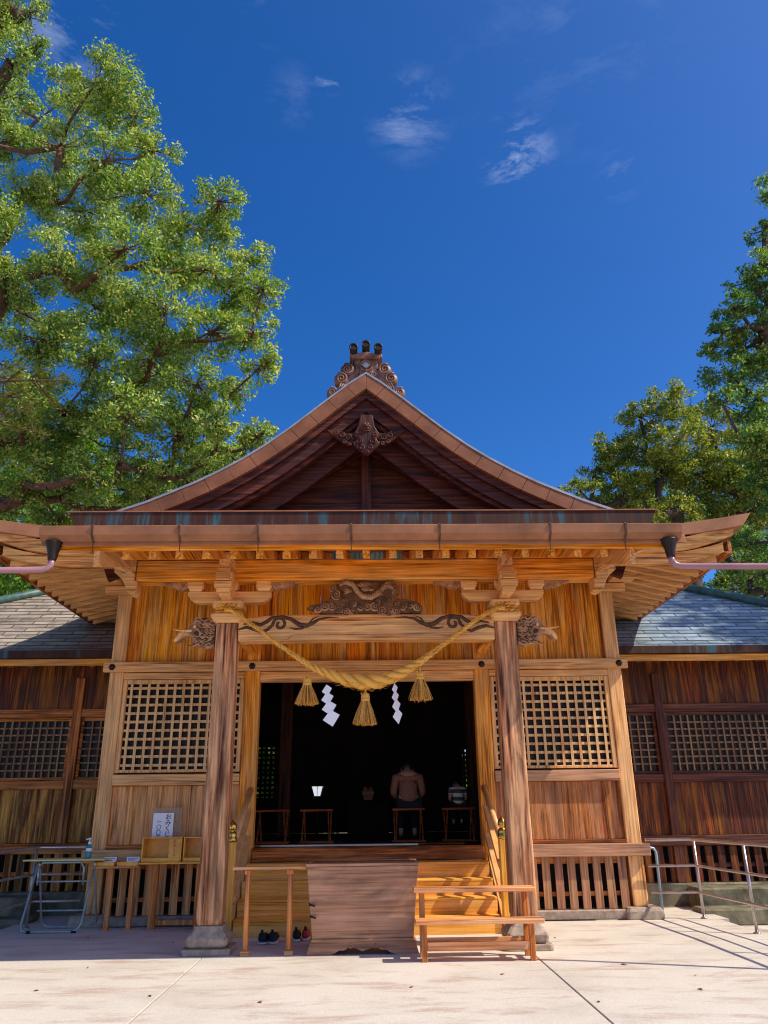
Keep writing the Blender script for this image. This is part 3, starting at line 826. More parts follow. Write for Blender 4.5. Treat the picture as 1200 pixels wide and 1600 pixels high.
# barge boards: layered, dark
def barge(off0, off1, y0, y1, mat, name):
    mb = MB()
    for s in (-1, 1):
        pts = []
        for i in range(0, 31):
            l = tot * i / 30
            x, z, dx, dz = at(l)
            nx, nz = dz, -dx
            pts.append((x, z, nx, nz))
        for i in range(30):
            c = []
            for (x, z, nx, nz) in (pts[i], pts[i+1]):
                wd = 1.0
                a = (x + nx*off0, z + nz*off0); b = (x + nx*off1*wd, z + nz*off1*wd)
                # clip at the middle
                def cl(p):
                    if p[0] < 0.0: return (0.0, p[1] + p[0] * .66)
                    return p
                c.append((cl(a), cl(b)))
            (t0, b0), (t1, b1) = c
            if t1[0] - t0[0] < 1e-4 and b1[0] - b0[0] < 1e-4: continue
            mb.hexa([(s*b0[0], y0, b0[1]), (s*b1[0], y0, b1[1]), (s*b1[0], y1, b1[1]), (s*b0[0], y1, b0[1])],
                    [(s*t0[0], y0, t0[1]), (s*t1[0], y0, t1[1]), (s*t1[0], y1, t1[1]), (s*t0[0], y1, t0[1])])
    return mb.build(name, mat, hall)
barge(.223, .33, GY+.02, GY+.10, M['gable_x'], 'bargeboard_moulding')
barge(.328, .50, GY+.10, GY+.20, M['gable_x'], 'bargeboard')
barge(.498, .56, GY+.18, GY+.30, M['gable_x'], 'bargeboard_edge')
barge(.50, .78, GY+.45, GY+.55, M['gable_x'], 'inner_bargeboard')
# pediment
m = MB()
z = 5.4
while z < 7.7:
    w = 0
    for x in [i*.05 for i in range(0, 80)]:
        if PZ(x) - .3 > z + .1: w = x
    if w > .05: m.box(-w, w, GY+.95, GY+.98, z+.003, z+.157)
    z += .16
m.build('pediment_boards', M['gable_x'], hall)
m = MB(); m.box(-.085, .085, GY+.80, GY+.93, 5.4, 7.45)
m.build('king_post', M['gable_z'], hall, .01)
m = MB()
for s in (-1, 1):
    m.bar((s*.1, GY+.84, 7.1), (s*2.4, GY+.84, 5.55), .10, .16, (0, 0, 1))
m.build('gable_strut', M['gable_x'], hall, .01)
# pendant carving under the apex
m = MB()
pp = [(-.10, 7.35), (.10, 7.35), (.13, 7.15), (.20, 7.02), (.16, 6.92), (.22, 6.84), (.14, 6.76), (.08, 6.70), (0, 6.63), (-.08, 6.70), (-.14, 6.76), (-.22, 6.84), (-.16, 6.92), (-.20, 7.02), (-.13, 7.15)]
m.prism(pp, GY+.0, GY+.09)
gg = m.build('gable_pendant', M['gable_z'], hall, .015)
m = MB()
for (x, z, r) in ((-.11, 6.88, .06), (.11, 6.88, .06), (-.07, 6.77, .045), (.07, 6.77, .045), (0, 6.70, .035), (-.14, 6.99, .04), (.14, 6.99, .04)):
    spiral(m, x, GY-.005, z, r, 1.8, .012, 1 if x > 0 else -1, 1)
for s in (-1, 1):
    for k, (x, z, r) in enumerate(((.28, 6.96, .06), (.38, 7.0, .05), (.47, 7.04, .035), (.34, 6.89, .035), (.25, 6.86, .03))):
        spiral(m, s*x, GY+.03, z, r, 1.8, .014, s, k)
    m.prism([(s*.18, 7.05), (s*.3, 7.03), (s*.5, 7.08), (s*.62, 7.10), (s*.5, 6.98), (s*.4, 6.9), (s*.28, 6.82), (s*.2, 6.88)], GY+.04, GY+.10)
m.build('pendant_curls', M['gable_x'], gg)
m = MB()
for k in range(6):
    a = k * PI / 3
    m.sphere((.042*math.cos(a), GY-.02, 7.13 + .042*math.sin(a)), .026, 8, 6, (1, .7, 1))
m.sphere((0, GY-.035, 7.13), .028, 10, 8)
m.lathe((0, GY+.0, 7.13), [(.095, 0), (.09, -.015)], 6, False, 'y')
m.build('rosette', M['dark_x'], gg)

# flashing box standing on the eaves before the gable
m = MB()
m.prism([(-4.10, 5.20), (4.06, 5.20), (4.22, 5.535), (-4.26, 5.535)], 10.56, 10.78)
m.build('snow_flashing', M['patina'], hall, .004)
m = MB(); m.box(-4.29, 4.25, 10.545, 10.80, 5.537, 5.555)
m.build('flashing_rim', M['copper_brown'], hall)
# eaves of the main roof, sweeping up at the corners
for s in (-1, 1):
    def ed(y): return 5.30 + .33 * max(0, (12.8 - y) / 2.2) ** 2
    def lift(x, y):
        a = max(0, (x - 4.1) / 1.5); b = max(0, (12.9 - y) / 2.3)
        return .38 * a * a * b * b
    def ztop(x, y): return PZ(min(x, 4.2)) - max(0, x - 4.2) * .27 + lift(x, y)
    ys = [10.6, 10.9, 11.2, 11.6, 12.0, 12.4, 12.8, 14, 16, 18, 20.3]
    us = [0, .2, .4, .6, .8, 1.0]
    vs = []; 
    for y in ys:
        for u in us:
            x = 3.45 + (ed(y) - 3.45) * u
            xt = x
            zt = min(ztop(x, y), 5.30 + .0*x + lift(x, y) + (y-10.6)*.5)
            vs.append((s*xt, y, zt)); vs.append((s*(x - .14*u), y + (.0), zt - .19))
    nU = len(us); fs = []
    for i in range(len(ys)-1):
        for j in range(nU-1):
            a = 2*(i*nU+j); b = 2*(i*nU+j+1); c = 2*((i+1)*nU+j+1); d = 2*((i+1)*nU+j)
            fs.append((a, b, c, d)); fs.append((a+1, d+1, c+1, b+1))
    for j in range(nU-1):
        a = 2*j; b = 2*(j+1); fs.append((a, a+1, b+1, b))
        a = 2*((len(ys)-1)*nU+j); b = a+2; fs.append((a, b, b+1, a+1))
    for i in range(len(ys)-1):
        a = 2*(i*nU+nU-1); d = 2*((i+1)*nU+nU-1); fs.append((a, a+1, d+1, d))
        a = 2*(i*nU); d = 2*((i+1)*nU); fs.append((a, d, d+1, a+1))
    mb = MB(); mb.add(vs, fs)
    mb.build('eave_roof', M['copper_brown'], hall)
    # fascia boards along the front and the side
    m = MB()
    n = 12
    for i in range(n):
        xa = 3.2 + (5.36-3.2)*i/n; xb = 3.2 + (5.36-3.2)*(i+1)/n
        za = 5.105 + lift(xa, 10.6); zb = 5.105 + lift(xb, 10.6)
        m.hexa([(s*xa, 10.68, za-.17), (s*xb, 10.68, zb-.17), (s*xb, 10.78, zb-.17), (s*xa, 10.78, za-.17)],
               [(s*xa, 10.64, za), (s*xb, 10.64, zb), (s*xb, 10.78, zb), (s*xa, 10.78, za)])
    m.build('eave_fascia', M['plainweath_x'], hall)
    m = MB()
    for i in range(n):
        xa = 3.2 + (5.22-3.2)*i/n; xb = 3.2 + (5.22-3.2)*(i+1)/n
        za = 4.933 + lift(xa, 10.6)*.8; zb = 4.933 + lift(xb, 10.6)*.8
        m.hexa([(s*xa, 10.78, za-.14), (s*xb, 10.78, zb-.14), (s*xb, 10.9, zb-.14), (s*xa, 10.9, za-.14)],
               [(s*xa, 10.76, za), (s*xb, 10.76, zb), (s*xb, 10.9, zb), (s*xa, 10.9, za)])
    m.build('lower_fascia', M['plainweath_x'], hall)
    # side rafters, running outwards
    y = 10.98; k = 0
    while y < 19.8:
        t = max(0, (12.6 - y)/1.7)
        xe = 5.06 + .12*t*t; ze = 4.76 + .10*t*t
        b = MB()
        b.hexa([(s*3.7, y-.04, 5.08), (s*xe, y-.04, ze), (s*xe, y+.04, ze), (s*3.7, y+.04, 5.08)],
               [(s*3.7, y-.04, 5.18), (s*xe, y-.04, ze+.10), (s*xe, y+.04, ze+.10), (s*3.7, y+.04, 5.18)])
        b.build('side_rafter', M['weath_x'], hall, .004)
        y += .27 + (.02 if k > 6 else 0); k += 1
    m = MB()
    yy = [10.8, 11.3, 11.8, 12.2, 12.6, 20.2]
    for a, b in zip(yy[:-1], yy[1:]):
        def e(y):
            t = max(0, (12.6 - y)/1.7); return 5.17 + .12*t*t, 4.835 + .10*t*t
        (xa, za), (xb, zb) = e(a), e(b)
        m.hexa([(s*3.6, a, 5.215), (s*xa, a, za), (s*xb, b, zb), (s*3.6, b, 5.215)],
               [(s*3.6, a, 5.245), (s*xa, a, za+.03), (s*xb, b, zb+.03), (s*3.6, b, 5.245)])
        m.hexa([(s*xa, a, za-.005), (s*(xa+.05), a, za-.005), (s*(xb+.05), b, zb-.005), (s*xb, b, zb-.005)],
               [(s*xa, a, za+.20), (s*(xa+.05), a, za+.20), (s*(xb+.05), b, zb+.20), (s*xb, b, zb+.20)])
    m.build('side_soffit', M['brown_y'], hall)
m = MB(); m.box(-3.6, 3.6, 10.95, 12.5, 5.62, 5.66)
m.build('front_soffit', M['dark_y'], hall)
# wall plate
m = MB(); m.box(-4.3, 4.3, 12.40, 12.60, 5.065, 5.25)
m.build('wall_plate', M['orange_x'], hall, .01)
for s in (-1, 1):
    m = MB(); m.box(s*3.80, s*4.0, 12.7, 20, 4.95, 5.08)
    m.build('side_plate', M['orange_y'], hall, .01)
    # stepped bracket at the corner, with wave-cut end
    m = MB(); m.box(s*3.75, s*4.22, 12.28, 12.40, 4.80, 4.93); m.box(s*3.95, s*4.34, 12.0, 12.39, 4.94, 5.06)
    m.build('corner_bracket', M['weath_x'], hall, .01)

# ---------------- ridge ornament
m = MB()
oy0, oy1 = GY-.02, GY+.30
out = [(-.30, 8.05), (-.36, 8.20), (-.30, 8.33), (-.22, 8.38), (-.24, 8.52), (-.26, 8.62), (.26, 8.62), (.24, 8.52), (.22, 8.38), (.30, 8.33), (.36, 8.20), (.30, 8.05), (.56, 7.70), (.60, 7.60), (.2, 7.72), (0, 7.98), (-.2, 7.72), (-.60, 7.60), (-.56, 7.70)]
out = [(-.17, 8.12), (-.36, 8.02), (-.40, 7.80), (-.52, 7.70), (-.58, 7.62), (-.4, 7.74), (-.2, 7.88), (0, 8.02), (.2, 7.88), (.4, 7.74), (.58, 7.62), (.52, 7.70), (.40, 7.80), (.36, 8.02), (.19, 8.16), (.19, 8.34), (.21, 8.38), (-.21, 8.38), (-.19, 8.34)]
m.prism(out, oy0+.03, oy1)
orn = m.build('ridge_ornament', M['ridge'], hall, .015)
for s in (-1, 1):
    m = MB()
    for (x, z, r) in ((.30, 8.17, .115), (.40, 8.00, .115), (.54, 7.75, .09)):
        m.lathe((s*x, oy0+.05, z), [(r, .12), (r, 0), (r*.85, -.03)], 18, True, 'y')
        spiral(m, s*x, oy0+.01, z, r*.86, 1.9, .022, s, 1.0)
    for k in range(4):
        m.tube([(s*(.40 - k*.035), oy0+.0, 7.90 - k*.01), (s*(.43 - k*.03), oy0-.01, 7.82), (s*(.46 - k*.045), oy0, 7.74 + k*.022)], .015, 6)
    spiral(m, s*.13, oy0+.02, 8.08, .05, 1.4, .014, s, 2)
    m.build('ridge_volutes', M['ridge'], orn)
m = MB()
m.prism([(-.22, 8.34), (.22, 8.34), (.24, 8.40), (.10, 8.45), (0, 8.47), (-.10, 8.45), (-.24, 8.40)], oy0-.04, oy1+.02)
m.prism([(-.27, 8.37), (-.16, 8.37), (-.16, 8.45), (-.25, 8.45)], oy0-.02, oy1)
m.prism([(.27, 8.37), (.16, 8.37), (.16, 8.45), (.25, 8.45)], oy0-.02, oy1)
m.build('ridge_crown', M['ridge'], orn, .01)
for (x, z) in ((-.20, 8.475), (0, 8.53), (.20, 8.475)):
    m = MB()
    rot = [(x, oy0-.12, z+.03), (x, oy0+.02, z+.0), (x*.98, oy0+.15, z-.03)]
    m.tube(rot, .062, 18, True)
    m.lathe((x, oy0-.125, z+.031), [(.07, .05), (.07, 0), (.052, -.002), (.05, .03)], 18, True, 'y')
    m.build('ridge_cylinder', M['iron'], orn)
m = MB()
m.lathe((0, oy0+.015, 8.24), [(.115, .02), (.115, 0), (.095, -.02), (.09, 0)], 20, True, 'y')
m.build('crest_ring', M['ridge'], orn)
m = MB()
for k in range(5):
    a = PI/2 + (k-2)*.5
    m.bar((0, oy0-.008, 8.19), (.075*math.cos(a), oy0-.012, 8.19+.10*math.sin(a)), .03, .014, (0, 1, 0), .018, .01)
m.build('crest_emblem', M['crest'], orn, .003)
m = MB(); m.box(-.18, .18, GY+.32, 20.3, 7.9, 8.22); m.lathe((0, GY+.33, 8.24), [(.11, 0), (.11, 8.9)], 12, True, 'y')
m.build('ridge_course', M['ridge'], hall, .01)
# ------------------------------------------------------------------ stairs
st = thing('wooden_stairs', 'pale yellow wooden steps with slanted handrails leading up to the hall door', 'stairs', (0, 11.2, 0))
for k in range(4):
    y = 11.2 + .3*k; z = .2*(k+1)
    m = MB(); m.box(-1.72, 1.72, y, y+.33 if k < 3 else 12.395, z-.03, z)
    m.build('tread', M['new_x'], st, .006)
    m = MB(); m.box(-1.72, 1.72, y+.004, y+.03, z-.2+.002, z-.032)
    m.build('riser', M['new_x'], st)
for s in (-1, 1):
    xx = s*1.79
    m = MB(); m.sq((s*1.80, 11.22, 0), [(.062, 0), (.062, 1.12)])
    nw = m.build('newel_post', M['new_z'], st, .004)
    m = MB(); m.lathe((s*1.80, 11.22, 1.121), [(.068, 0), (.068, .05), (.062, .055), (.066, .09), (.066, .10), (.05, .125), (.035, .135), (.05, .15), (.064, .18), (.06, .21), (.04, .24), (.015, .265), (.003, .28)], 20)
    m.build('gilt_finial', M['gold'], nw)
    m = MB(); m.tube([(s*1.765, 11.28, 1.16), (s*1.75, 12.42, 1.80)], .042, 14)
    m.build('handrail', M['rail_new'], st)
    for (za, zb, hh) in ((.80, 1.50, .03), (.42, 1.13, .03), (.02, .80, .16)):
        m = MB()
        m.hexa([(s*1.72, 11.27, za-hh), (s*1.80, 11.27, za-hh), (s*1.80, 12.40, zb-hh), (s*1.72, 12.40, zb-hh)],
               [(s*1.72, 11.27, za+.04), (s*1.80, 11.27, za+.04), (s*1.80, 12.40, zb+.04), (s*1.72, 12.40, zb+.04)])
        if za > .1: m.build('middle_rail', M['rail_new'], st, .006)
        else:
            m = MB(); m.prism([(11.27, 0), (11.27, .12), (12.39, .90), (12.39, 0)], s*1.745, s*1.785, 'x'); m.build('stair_side', M['rail_new'], st, .004)

# ------------------------------------------------------------------ offering box
ob = thing('offering_box', 'large brown wooden offering box with scalloped foot, in front of the steps', 'offering box', (-.05, 9.85, 0))
cx = -.055
m = MB()
yf0, yf1 = 9.80, 9.69
m.hexa([(cx-.565, yf0, .165), (cx+.565, yf0, .165), (cx+.565, 10.32, .165), (cx-.565, 10.32, .165)],
       [(cx-.63, yf1, .905), (cx+.63, yf1, .905), (cx+.63, 10.42, .905), (cx-.63, 10.42, .905)])
m.build('box_body', M['box_wood'], ob, .006)
m = MB(); m.box(cx-.575, cx+.575, 9.785, 10.34, .135, .164)
m.build('foot_moulding', M['box_wood'], ob, .008)
m = MB()
L1 = [(-.585, .134), (-.62, .02), (-.63, 0), (-.38, 0), (-.31, .02), (-.27, .045), (-.20, .05), (-.16, .075), (-.09, .07), (-.05, .055), (0, .035)]
fp = L1 + [(-x, z) for x, z in L1[::-1][1:]]
m.prism([(cx+x, z) for x, z in fp], 9.815, 9.855)
m.prism([(cx+x, z) for x, z in fp], 10.22, 10.26)
for s in (-1, 1):
    m.prism([(9.86, 0), (9.86, .134), (10.215, .134), (10.215, 0)], cx+s*.60, cx+s*.57, 'x')
for s in (-1, 1):
    for (x, z, r) in ((.14, .088, .026), (.25, .068, .02)):
        spiral(m, cx+s*x, 9.812, z, r, 1.4, .006, s, 1)
m.build('scalloped_foot', M['box_wood'], ob, .004)
m = MB()
m.box(cx-.64, cx+.64, 9.675, 9.72, .907, .935); m.box(cx-.64, cx+.64, 10.39, 10.43, .907, .935)
m.box(cx-.64, cx-.60, 9.722, 10.388, .907, .935); m.box(cx+.60, cx+.64, 9.722, 10.388, .907, .935)
m.build('rim', M['box_wood'], ob, .003)
m = MB()
y = 9.75
while y < 10.36:
    m.box(cx-.598, cx+.598, y, y+.03, .908, .928); y += .075
m.build('coin_grille', M['brown_x'], ob, .002)
m = MB()
for z in (.50, .38):
    m.add([(cx-.575-(z-.165)*.088, 9.768-(z-.38)*.1486-.003, z), (cx-.50-(z-.165)*.088, 9.768-(z-.38)*.1486-.003, z+.0), (cx-.575-(z-.165)*.088, 9.768-(z-.38)*.1486-.003, z+.03),
           (cx-.575-(z-.165)*.088, 9.80, z), (cx-.50-(z-.165)*.088, 9.66, z), (cx-.575-(z-.165)*.088, 9.80, z+.03)], [(0,1,2),(3,5,4),(0,3,4,1),(1,4,5,2),(2,5,3,0)])
m.build('dovetail_key', M['iron'], ob)

# ------------------------------------------------------------------ two-tier bench right of the box
be = thing('two_tier_bench', 'low two-tier wooden bench with plank tops standing right of the offering box', 'bench', (1.17, 9.6, 0))
for n_, (x0, x1, y0, y1, z0, z1) in (('lower_plank', (.50, 1.87, 9.20, 9.425, .36, .405)), ('upper_plank', (.50, 1.84, 9.43, 9.672, .645, .69))):
    MB().box(x0, x1, y0, y1, z0, z1).build(n_, M['bench'], be, .008)
for x in (.60, 1.745):
    MB().box(x-.028, x+.028, 9.30, 9.355, 0, .358).build('front_leg', M['benchz'], be, .003)
    MB().box(x-.03, x+.03, 9.60, 9.66, 0, .643).build('back_leg', M['benchz'], be, .003)
m = MB(); m.box(.63, 1.715, 9.31, 9.34, .10, .185); m.box(.63, 1.715, 9.615, 9.645, .10, .185)
m.build('stretcher', M['bench'], be, .003)
m = MB()
for x in (.60, 1.745): m.box(x-.015, x+.015, 9.358, 9.598, .09, .15); m.box(x-.015, x+.015, 9.43, 9.598, .30, .358)
m.build('side_stretcher', M['benchz'], be, .003)

# ------------------------------------------------------------------ rail stand left of the box
rs = thing('wooden_rail_stand', 'thin wooden barrier rail on two slim posts left of the offering box', 'barrier rail', (-1.1, 9.9, 0))
m = MB(); m.box(-1.55, -.70, 9.87, 9.93, .868, .902); m.build('top_bar', M['bench'], rs, .006)
for x in (-1.37, -.885):
    p = MB(); p.tube([(x, 9.9, .04), (x, 9.9, .866)], .030, 10); po = p.build('post', M['benchz'], rs)
    p = MB(); p.box(x-.05, x+.05, 9.85, 9.95, 0, .045); p.build('post_foot', M['bench'], po, .004)
    p = MB(); p.box(x-.04, x+.04, 9.868, 9.932, .82, .8665); p.build('post_collar', M['benchz'], po, .006)

# ------------------------------------------------------------------ shoes
def shoe(x, y, lab, tongue, z=0.0, rot=0.0, sc=1.0):
    sc *= 1.3
    t = thing('shoe', lab, 'shoe', (x, y, z), 'shoes left at the foot of the steps')
    m = MB()
    def outline(w, l, zt):
        return [(w*a, l*b, zt) for a, b in ((-.35,-.5),(-.46,-.3),(-.36,0),(-.48,.28),(-.32,.5),(0,.56),(.32,.5),(.48,.28),(.36,0),(.46,-.3),(.35,-.5),(0,-.55))]
    W, Ln = .105*sc, .27*sc
    lv = [outline(W, Ln, .0), outline(W*1.04, Ln*1.02, .018), outline(W, Ln, .03)]
    def put(lv, name, mat):
        mb = MB(); vs = []; fs = []
        for r_ in lv:
            for p in r_: vs.append((x + p[0]*math.cos(rot) - p[1]*math.sin(rot), y + p[0]*math.sin(rot) + p[1]*math.cos(rot), z + p[2]))
        n = 12
        for i in range(len(lv)-1):
            for k in range(n):
                fs.append((i*n+k, i*n+(k+1) % n, (i+1)*n+(k+1) % n, (i+1)*n+k))
        fs.append(tuple(range(n))[::-1]); fs.append(tuple((len(lv)-1)*n+k for k in range(n)))
        mb.add(vs, fs, True)
        o = mb.build(name, mat, t); sm = o.modifiers.new('s', 'SUBSURF'); sm.levels = sm.render_levels = 1
        return o
    put(lv, 'sole', M['sole'])
    up = []
    for f_, zt in ((.97, .028), (1.0, .06), (.92, .11)):
        r_ = outline(W*f_, Ln*f_, zt)
        r_ = [(a, b, c if b < .05 else c - (b/Ln)*(c-.03)*1.1) for a, b, c in r_]
        up.append(r_)
    up.append([(a*.6, b*.6-.05*sc, (.10 if b > 0 else .135)) for a, b, c in up[-1]])
    put(up, 'upper', tongue)
    m = MB()
    m.bar((x, y - .135*sc, z+.12), (x, y - .145*sc, z+.165), .03, .006)
    m.build('heel_tab', M['iron'], t)
    return t
shoe(-1.27, 10.78, 'black sneaker with white sole by the steps, left shoe of the pair', M['shoe_black'])
shoe(-1.15, 10.80, 'black sneaker with white sole by the steps, right shoe of the pair', M['shoe_black'])
shoe(-.88, 10.93, 'small black shoe half hidden beside the offering box', M['shoe_black'], sc=.8)
shoe(-.77, 10.99, 'red shoe almost hidden behind the offering box', M['red'], sc=.8)

# ------------------------------------------------------------------ straw rope
rope = thing('straw_rope', 'thick twisted golden straw rope hanging between the two porch pillars', 'sacred rope', (0, 9.9, 3.0))
RP = [(-1.83, 3.93), (-1.70, 3.90), (-1.45, 3.72), (-1.2, 3.535), (-.95, 3.36), (-.70, 3.20), (-.45, 3.09), (-.2, 3.02), (0, 2.995), (.2, 3.02), (.45, 3.11), (.70, 3.26), (.95, 3.44), (1.2, 3.62), (1.45, 3.80), (1.65, 3.905), (1.79, 3.93)]
def catm(P, n=8):
    o = []
    for i in range(len(P)-1):
        p0 = P[max(i-1, 0)]; p1 = P[i]; p2 = P[i+1]; p3 = P[min(i+2, len(P)-1)]
        for t in range(n):
            t_ = t/n
            o.append(tuple(.5*((2*b) + (-a+c)*t_ + (2*a-5*b+4*c-d)*t_*t_ + (-a+3*b-3*c+d)*t_**3) for a, b, c, d in zip(p0, p1, p2, p3)))
    o.append(tuple(P[-1])); return o
cl = catm([(x, 9.885, z) for x, z in RP], 20)
S = [0]
for i in range(1, len(cl)): S.append(S[-1] + (Vector(cl[i])-Vector(cl[i-1])).length)
def rad(x): return .024 + .070 * math.exp(-(x/.62)**2)
for q in range(3):
    m = MB(); pts = []; rs_ = []
    ang = q*2*PI/3
    for i, p in enumerate(cl):
        d = Vector(cl[min(i+1, len(cl)-1)]) - Vector(cl[max(i-1, 0)]); d.normalize()
        up = Vector((0, -1, 0)); sd = d.cross(up).normalized(); up = sd.cross(d)
        R0 = rad(p[0])
        if i: ang += (S[i]-S[i-1]) * (2*PI / (R0*6.5))
        o_ = up*math.cos(ang) + sd*math.sin(ang)
        pts.append(Vector(p) + o_*R0*.56); rs_.append(R0*.53)
    m.tube(pts, rs_, 10)
    m.build('rope_strand', M['straw'], rope)
m = MB(); rr = random.Random(5)
for k in range(760):
    i = rr.randrange(10, len(cl)-10)
    p = Vector(cl[i]); R0 = rad(p[0]); a = rr.uniform(0, 2*PI)
    d = (Vector(cl[i+1])-Vector(cl[i-1])).normalized() * rr.choice((-1, 1))
    o_ = Vector((0, -math.cos(a), math.sin(a)))
    b = p + o_*R0*.9; e = b + d*rr.uniform(.04, .11) + o_*rr.uniform(.0, .03) + Vector((0, 0, -rr.uniform(0, .025)))
    m.tube([b, (b+e)/2 + o_*.004, e], [.0022, .002, .0012], 4, False)
m.build('loose_straw', M['straw'], rope)
for s in (-1, 1):
    m = MB()
    for j in range(3):
        pts = []
        for t in range(61):
            a = 2*PI*t/60; w = .175
            c_, s_ = math.cos(a), math.sin(a)
            f_ = (abs(c_)**4 + abs(s_)**4) ** -.25
            pts.append((s*1.815 + w*c_*f_*1.0, 10.15 + w*s_*f_*1.05, 3.925 + j*.043 + .004*math.sin(t*1.9)))
        m.tube(pts, .023, 8, False)
        for t in range(60):
            a = 2*PI*t/60; p = pts[t]
            if p[1] < 10.2:
                m.tube([(p[0]-.018, p[1]-.018, p[2]-.014), (p[0]+.004, p[1]-.024, p[2]), (p[0]+.022, p[1]-.018, p[2]+.014)], .007, 5)
    m.build('rope_wrap', M['straw'], rope)

def tassel(x, y, ztop, zbot, lab, seed):
    t = thing('straw_tassel', lab, 'straw tassel', (x, y, ztop), 'straw tassels on the rope')
    rr = random.Random(seed); H_ = ztop - zbot
    m = MB(); m.tube([(x, y, ztop+.06), (x, y, ztop-.02)], .012, 8); m.build('hanging_cord', M['straw'], t)
    m = MB()
    m.lathe((x, y, ztop - .10), [(.042, -.02), (.055, 0), (.05, .03), (.056, .05), (.045, .08), (.02, .10)], 18)
    for j in range(3): m.tube([(x+.052*math.cos(a*.5), y+.052*math.sin(a*.5), ztop-.075-.012*j) for a in range(14)], .006, 5, False)
    m.build('binding', M['straw'], t)
    m = MB()
    for k in range(330):
        a = rr.uniform(0, 2*PI); q = rr.random()**.5
        r0 = .045*q; r1 = (.145+rr.uniform(-.012, .014))*q
        zt = ztop - .09; zb = zbot + rr.uniform(0, .02) + (1-q)*.0
        p0 = Vector((x+r0*math.cos(a), y+r0*math.sin(a), zt)); p2 = Vector((x+r1*math.cos(a), y+r1*.9*math.sin(a), zb))
        p1 = (p0+p2)/2 + Vector((math.cos(a), math.sin(a), 0))*.006
        if rr.random() < .05: p2 += Vector((rr.uniform(-.02, .02), 0, -rr.uniform(0, .03)))
        m.tube([p0, p1, p2], [.006, .0055, .004], 4, False, False)
    for k in range(26):
        a = rr.uniform(0, 2*PI)
        m.tube([(x+.04*math.cos(a), y+.04*math.sin(a), ztop-.04), (x+.06*math.cos(a), y+.06*math.sin(a), ztop-.01+rr.uniform(0, .02))], [.004, .002], 4, False)
    m.build('straw_skirt', M['straw'], t)
tassel(-.745, 9.87, 3.06, 2.72, 'left straw tassel on the rope, beside the wider paper streamer', 1)
tassel(-.02, 9.87, 2.86, 2.47, 'middle straw tassel hanging lowest under the thickest part of the rope', 2)
tassel(.665, 9.87, 3.12, 2.76, 'right straw tassel on the rope, beside the narrow turned paper streamer', 3)

def shide(x, y, z, lab, turn, w, h, n=4):
    m = MB()
    px, pz = 0.0, 0.0; c, s_ = math.cos(turn), math.sin(turn)
    for k in range(n):
        ww = w*(.72 + .16*k); hh = h*(.92+.12*k)
        off = .010*k; px += .010*k
        q = [(px-ww*.50, pz-hh*.62), (px-ww*.02, pz), (px+ww*.55, pz-hh*.30), (px+ww*.12, pz-hh)]
        front = [(x + a*c, y - off + a*s_, z + b) for a, b in q]; back = [(p[0]-.0012*s_, p[1] + .0015, p[2]) for p in front]
        m.add(front + back, [(0,3,2,1), (4,5,6,7), (0,1,5,4), (1,2,6,5), (2,3,7,6), (3,0,4,7)])
        pz -= hh*.64; px += ww*(.02 if k % 2 else -.015)
    o = m.build('paper_streamer', M['paper'])
    return tag(o, lab, 'paper streamer', 'zigzag paper streamers on the rope')
shide(-.50, 9.84, 2.96, 'white zigzag paper streamer hanging left of the middle tassel, seen broadside', .15, .165, .155)
shide(.345, 9.84, 2.97, 'white zigzag paper streamer hanging right of the middle tassel, turned edge-on', 1.05, .20, .15)

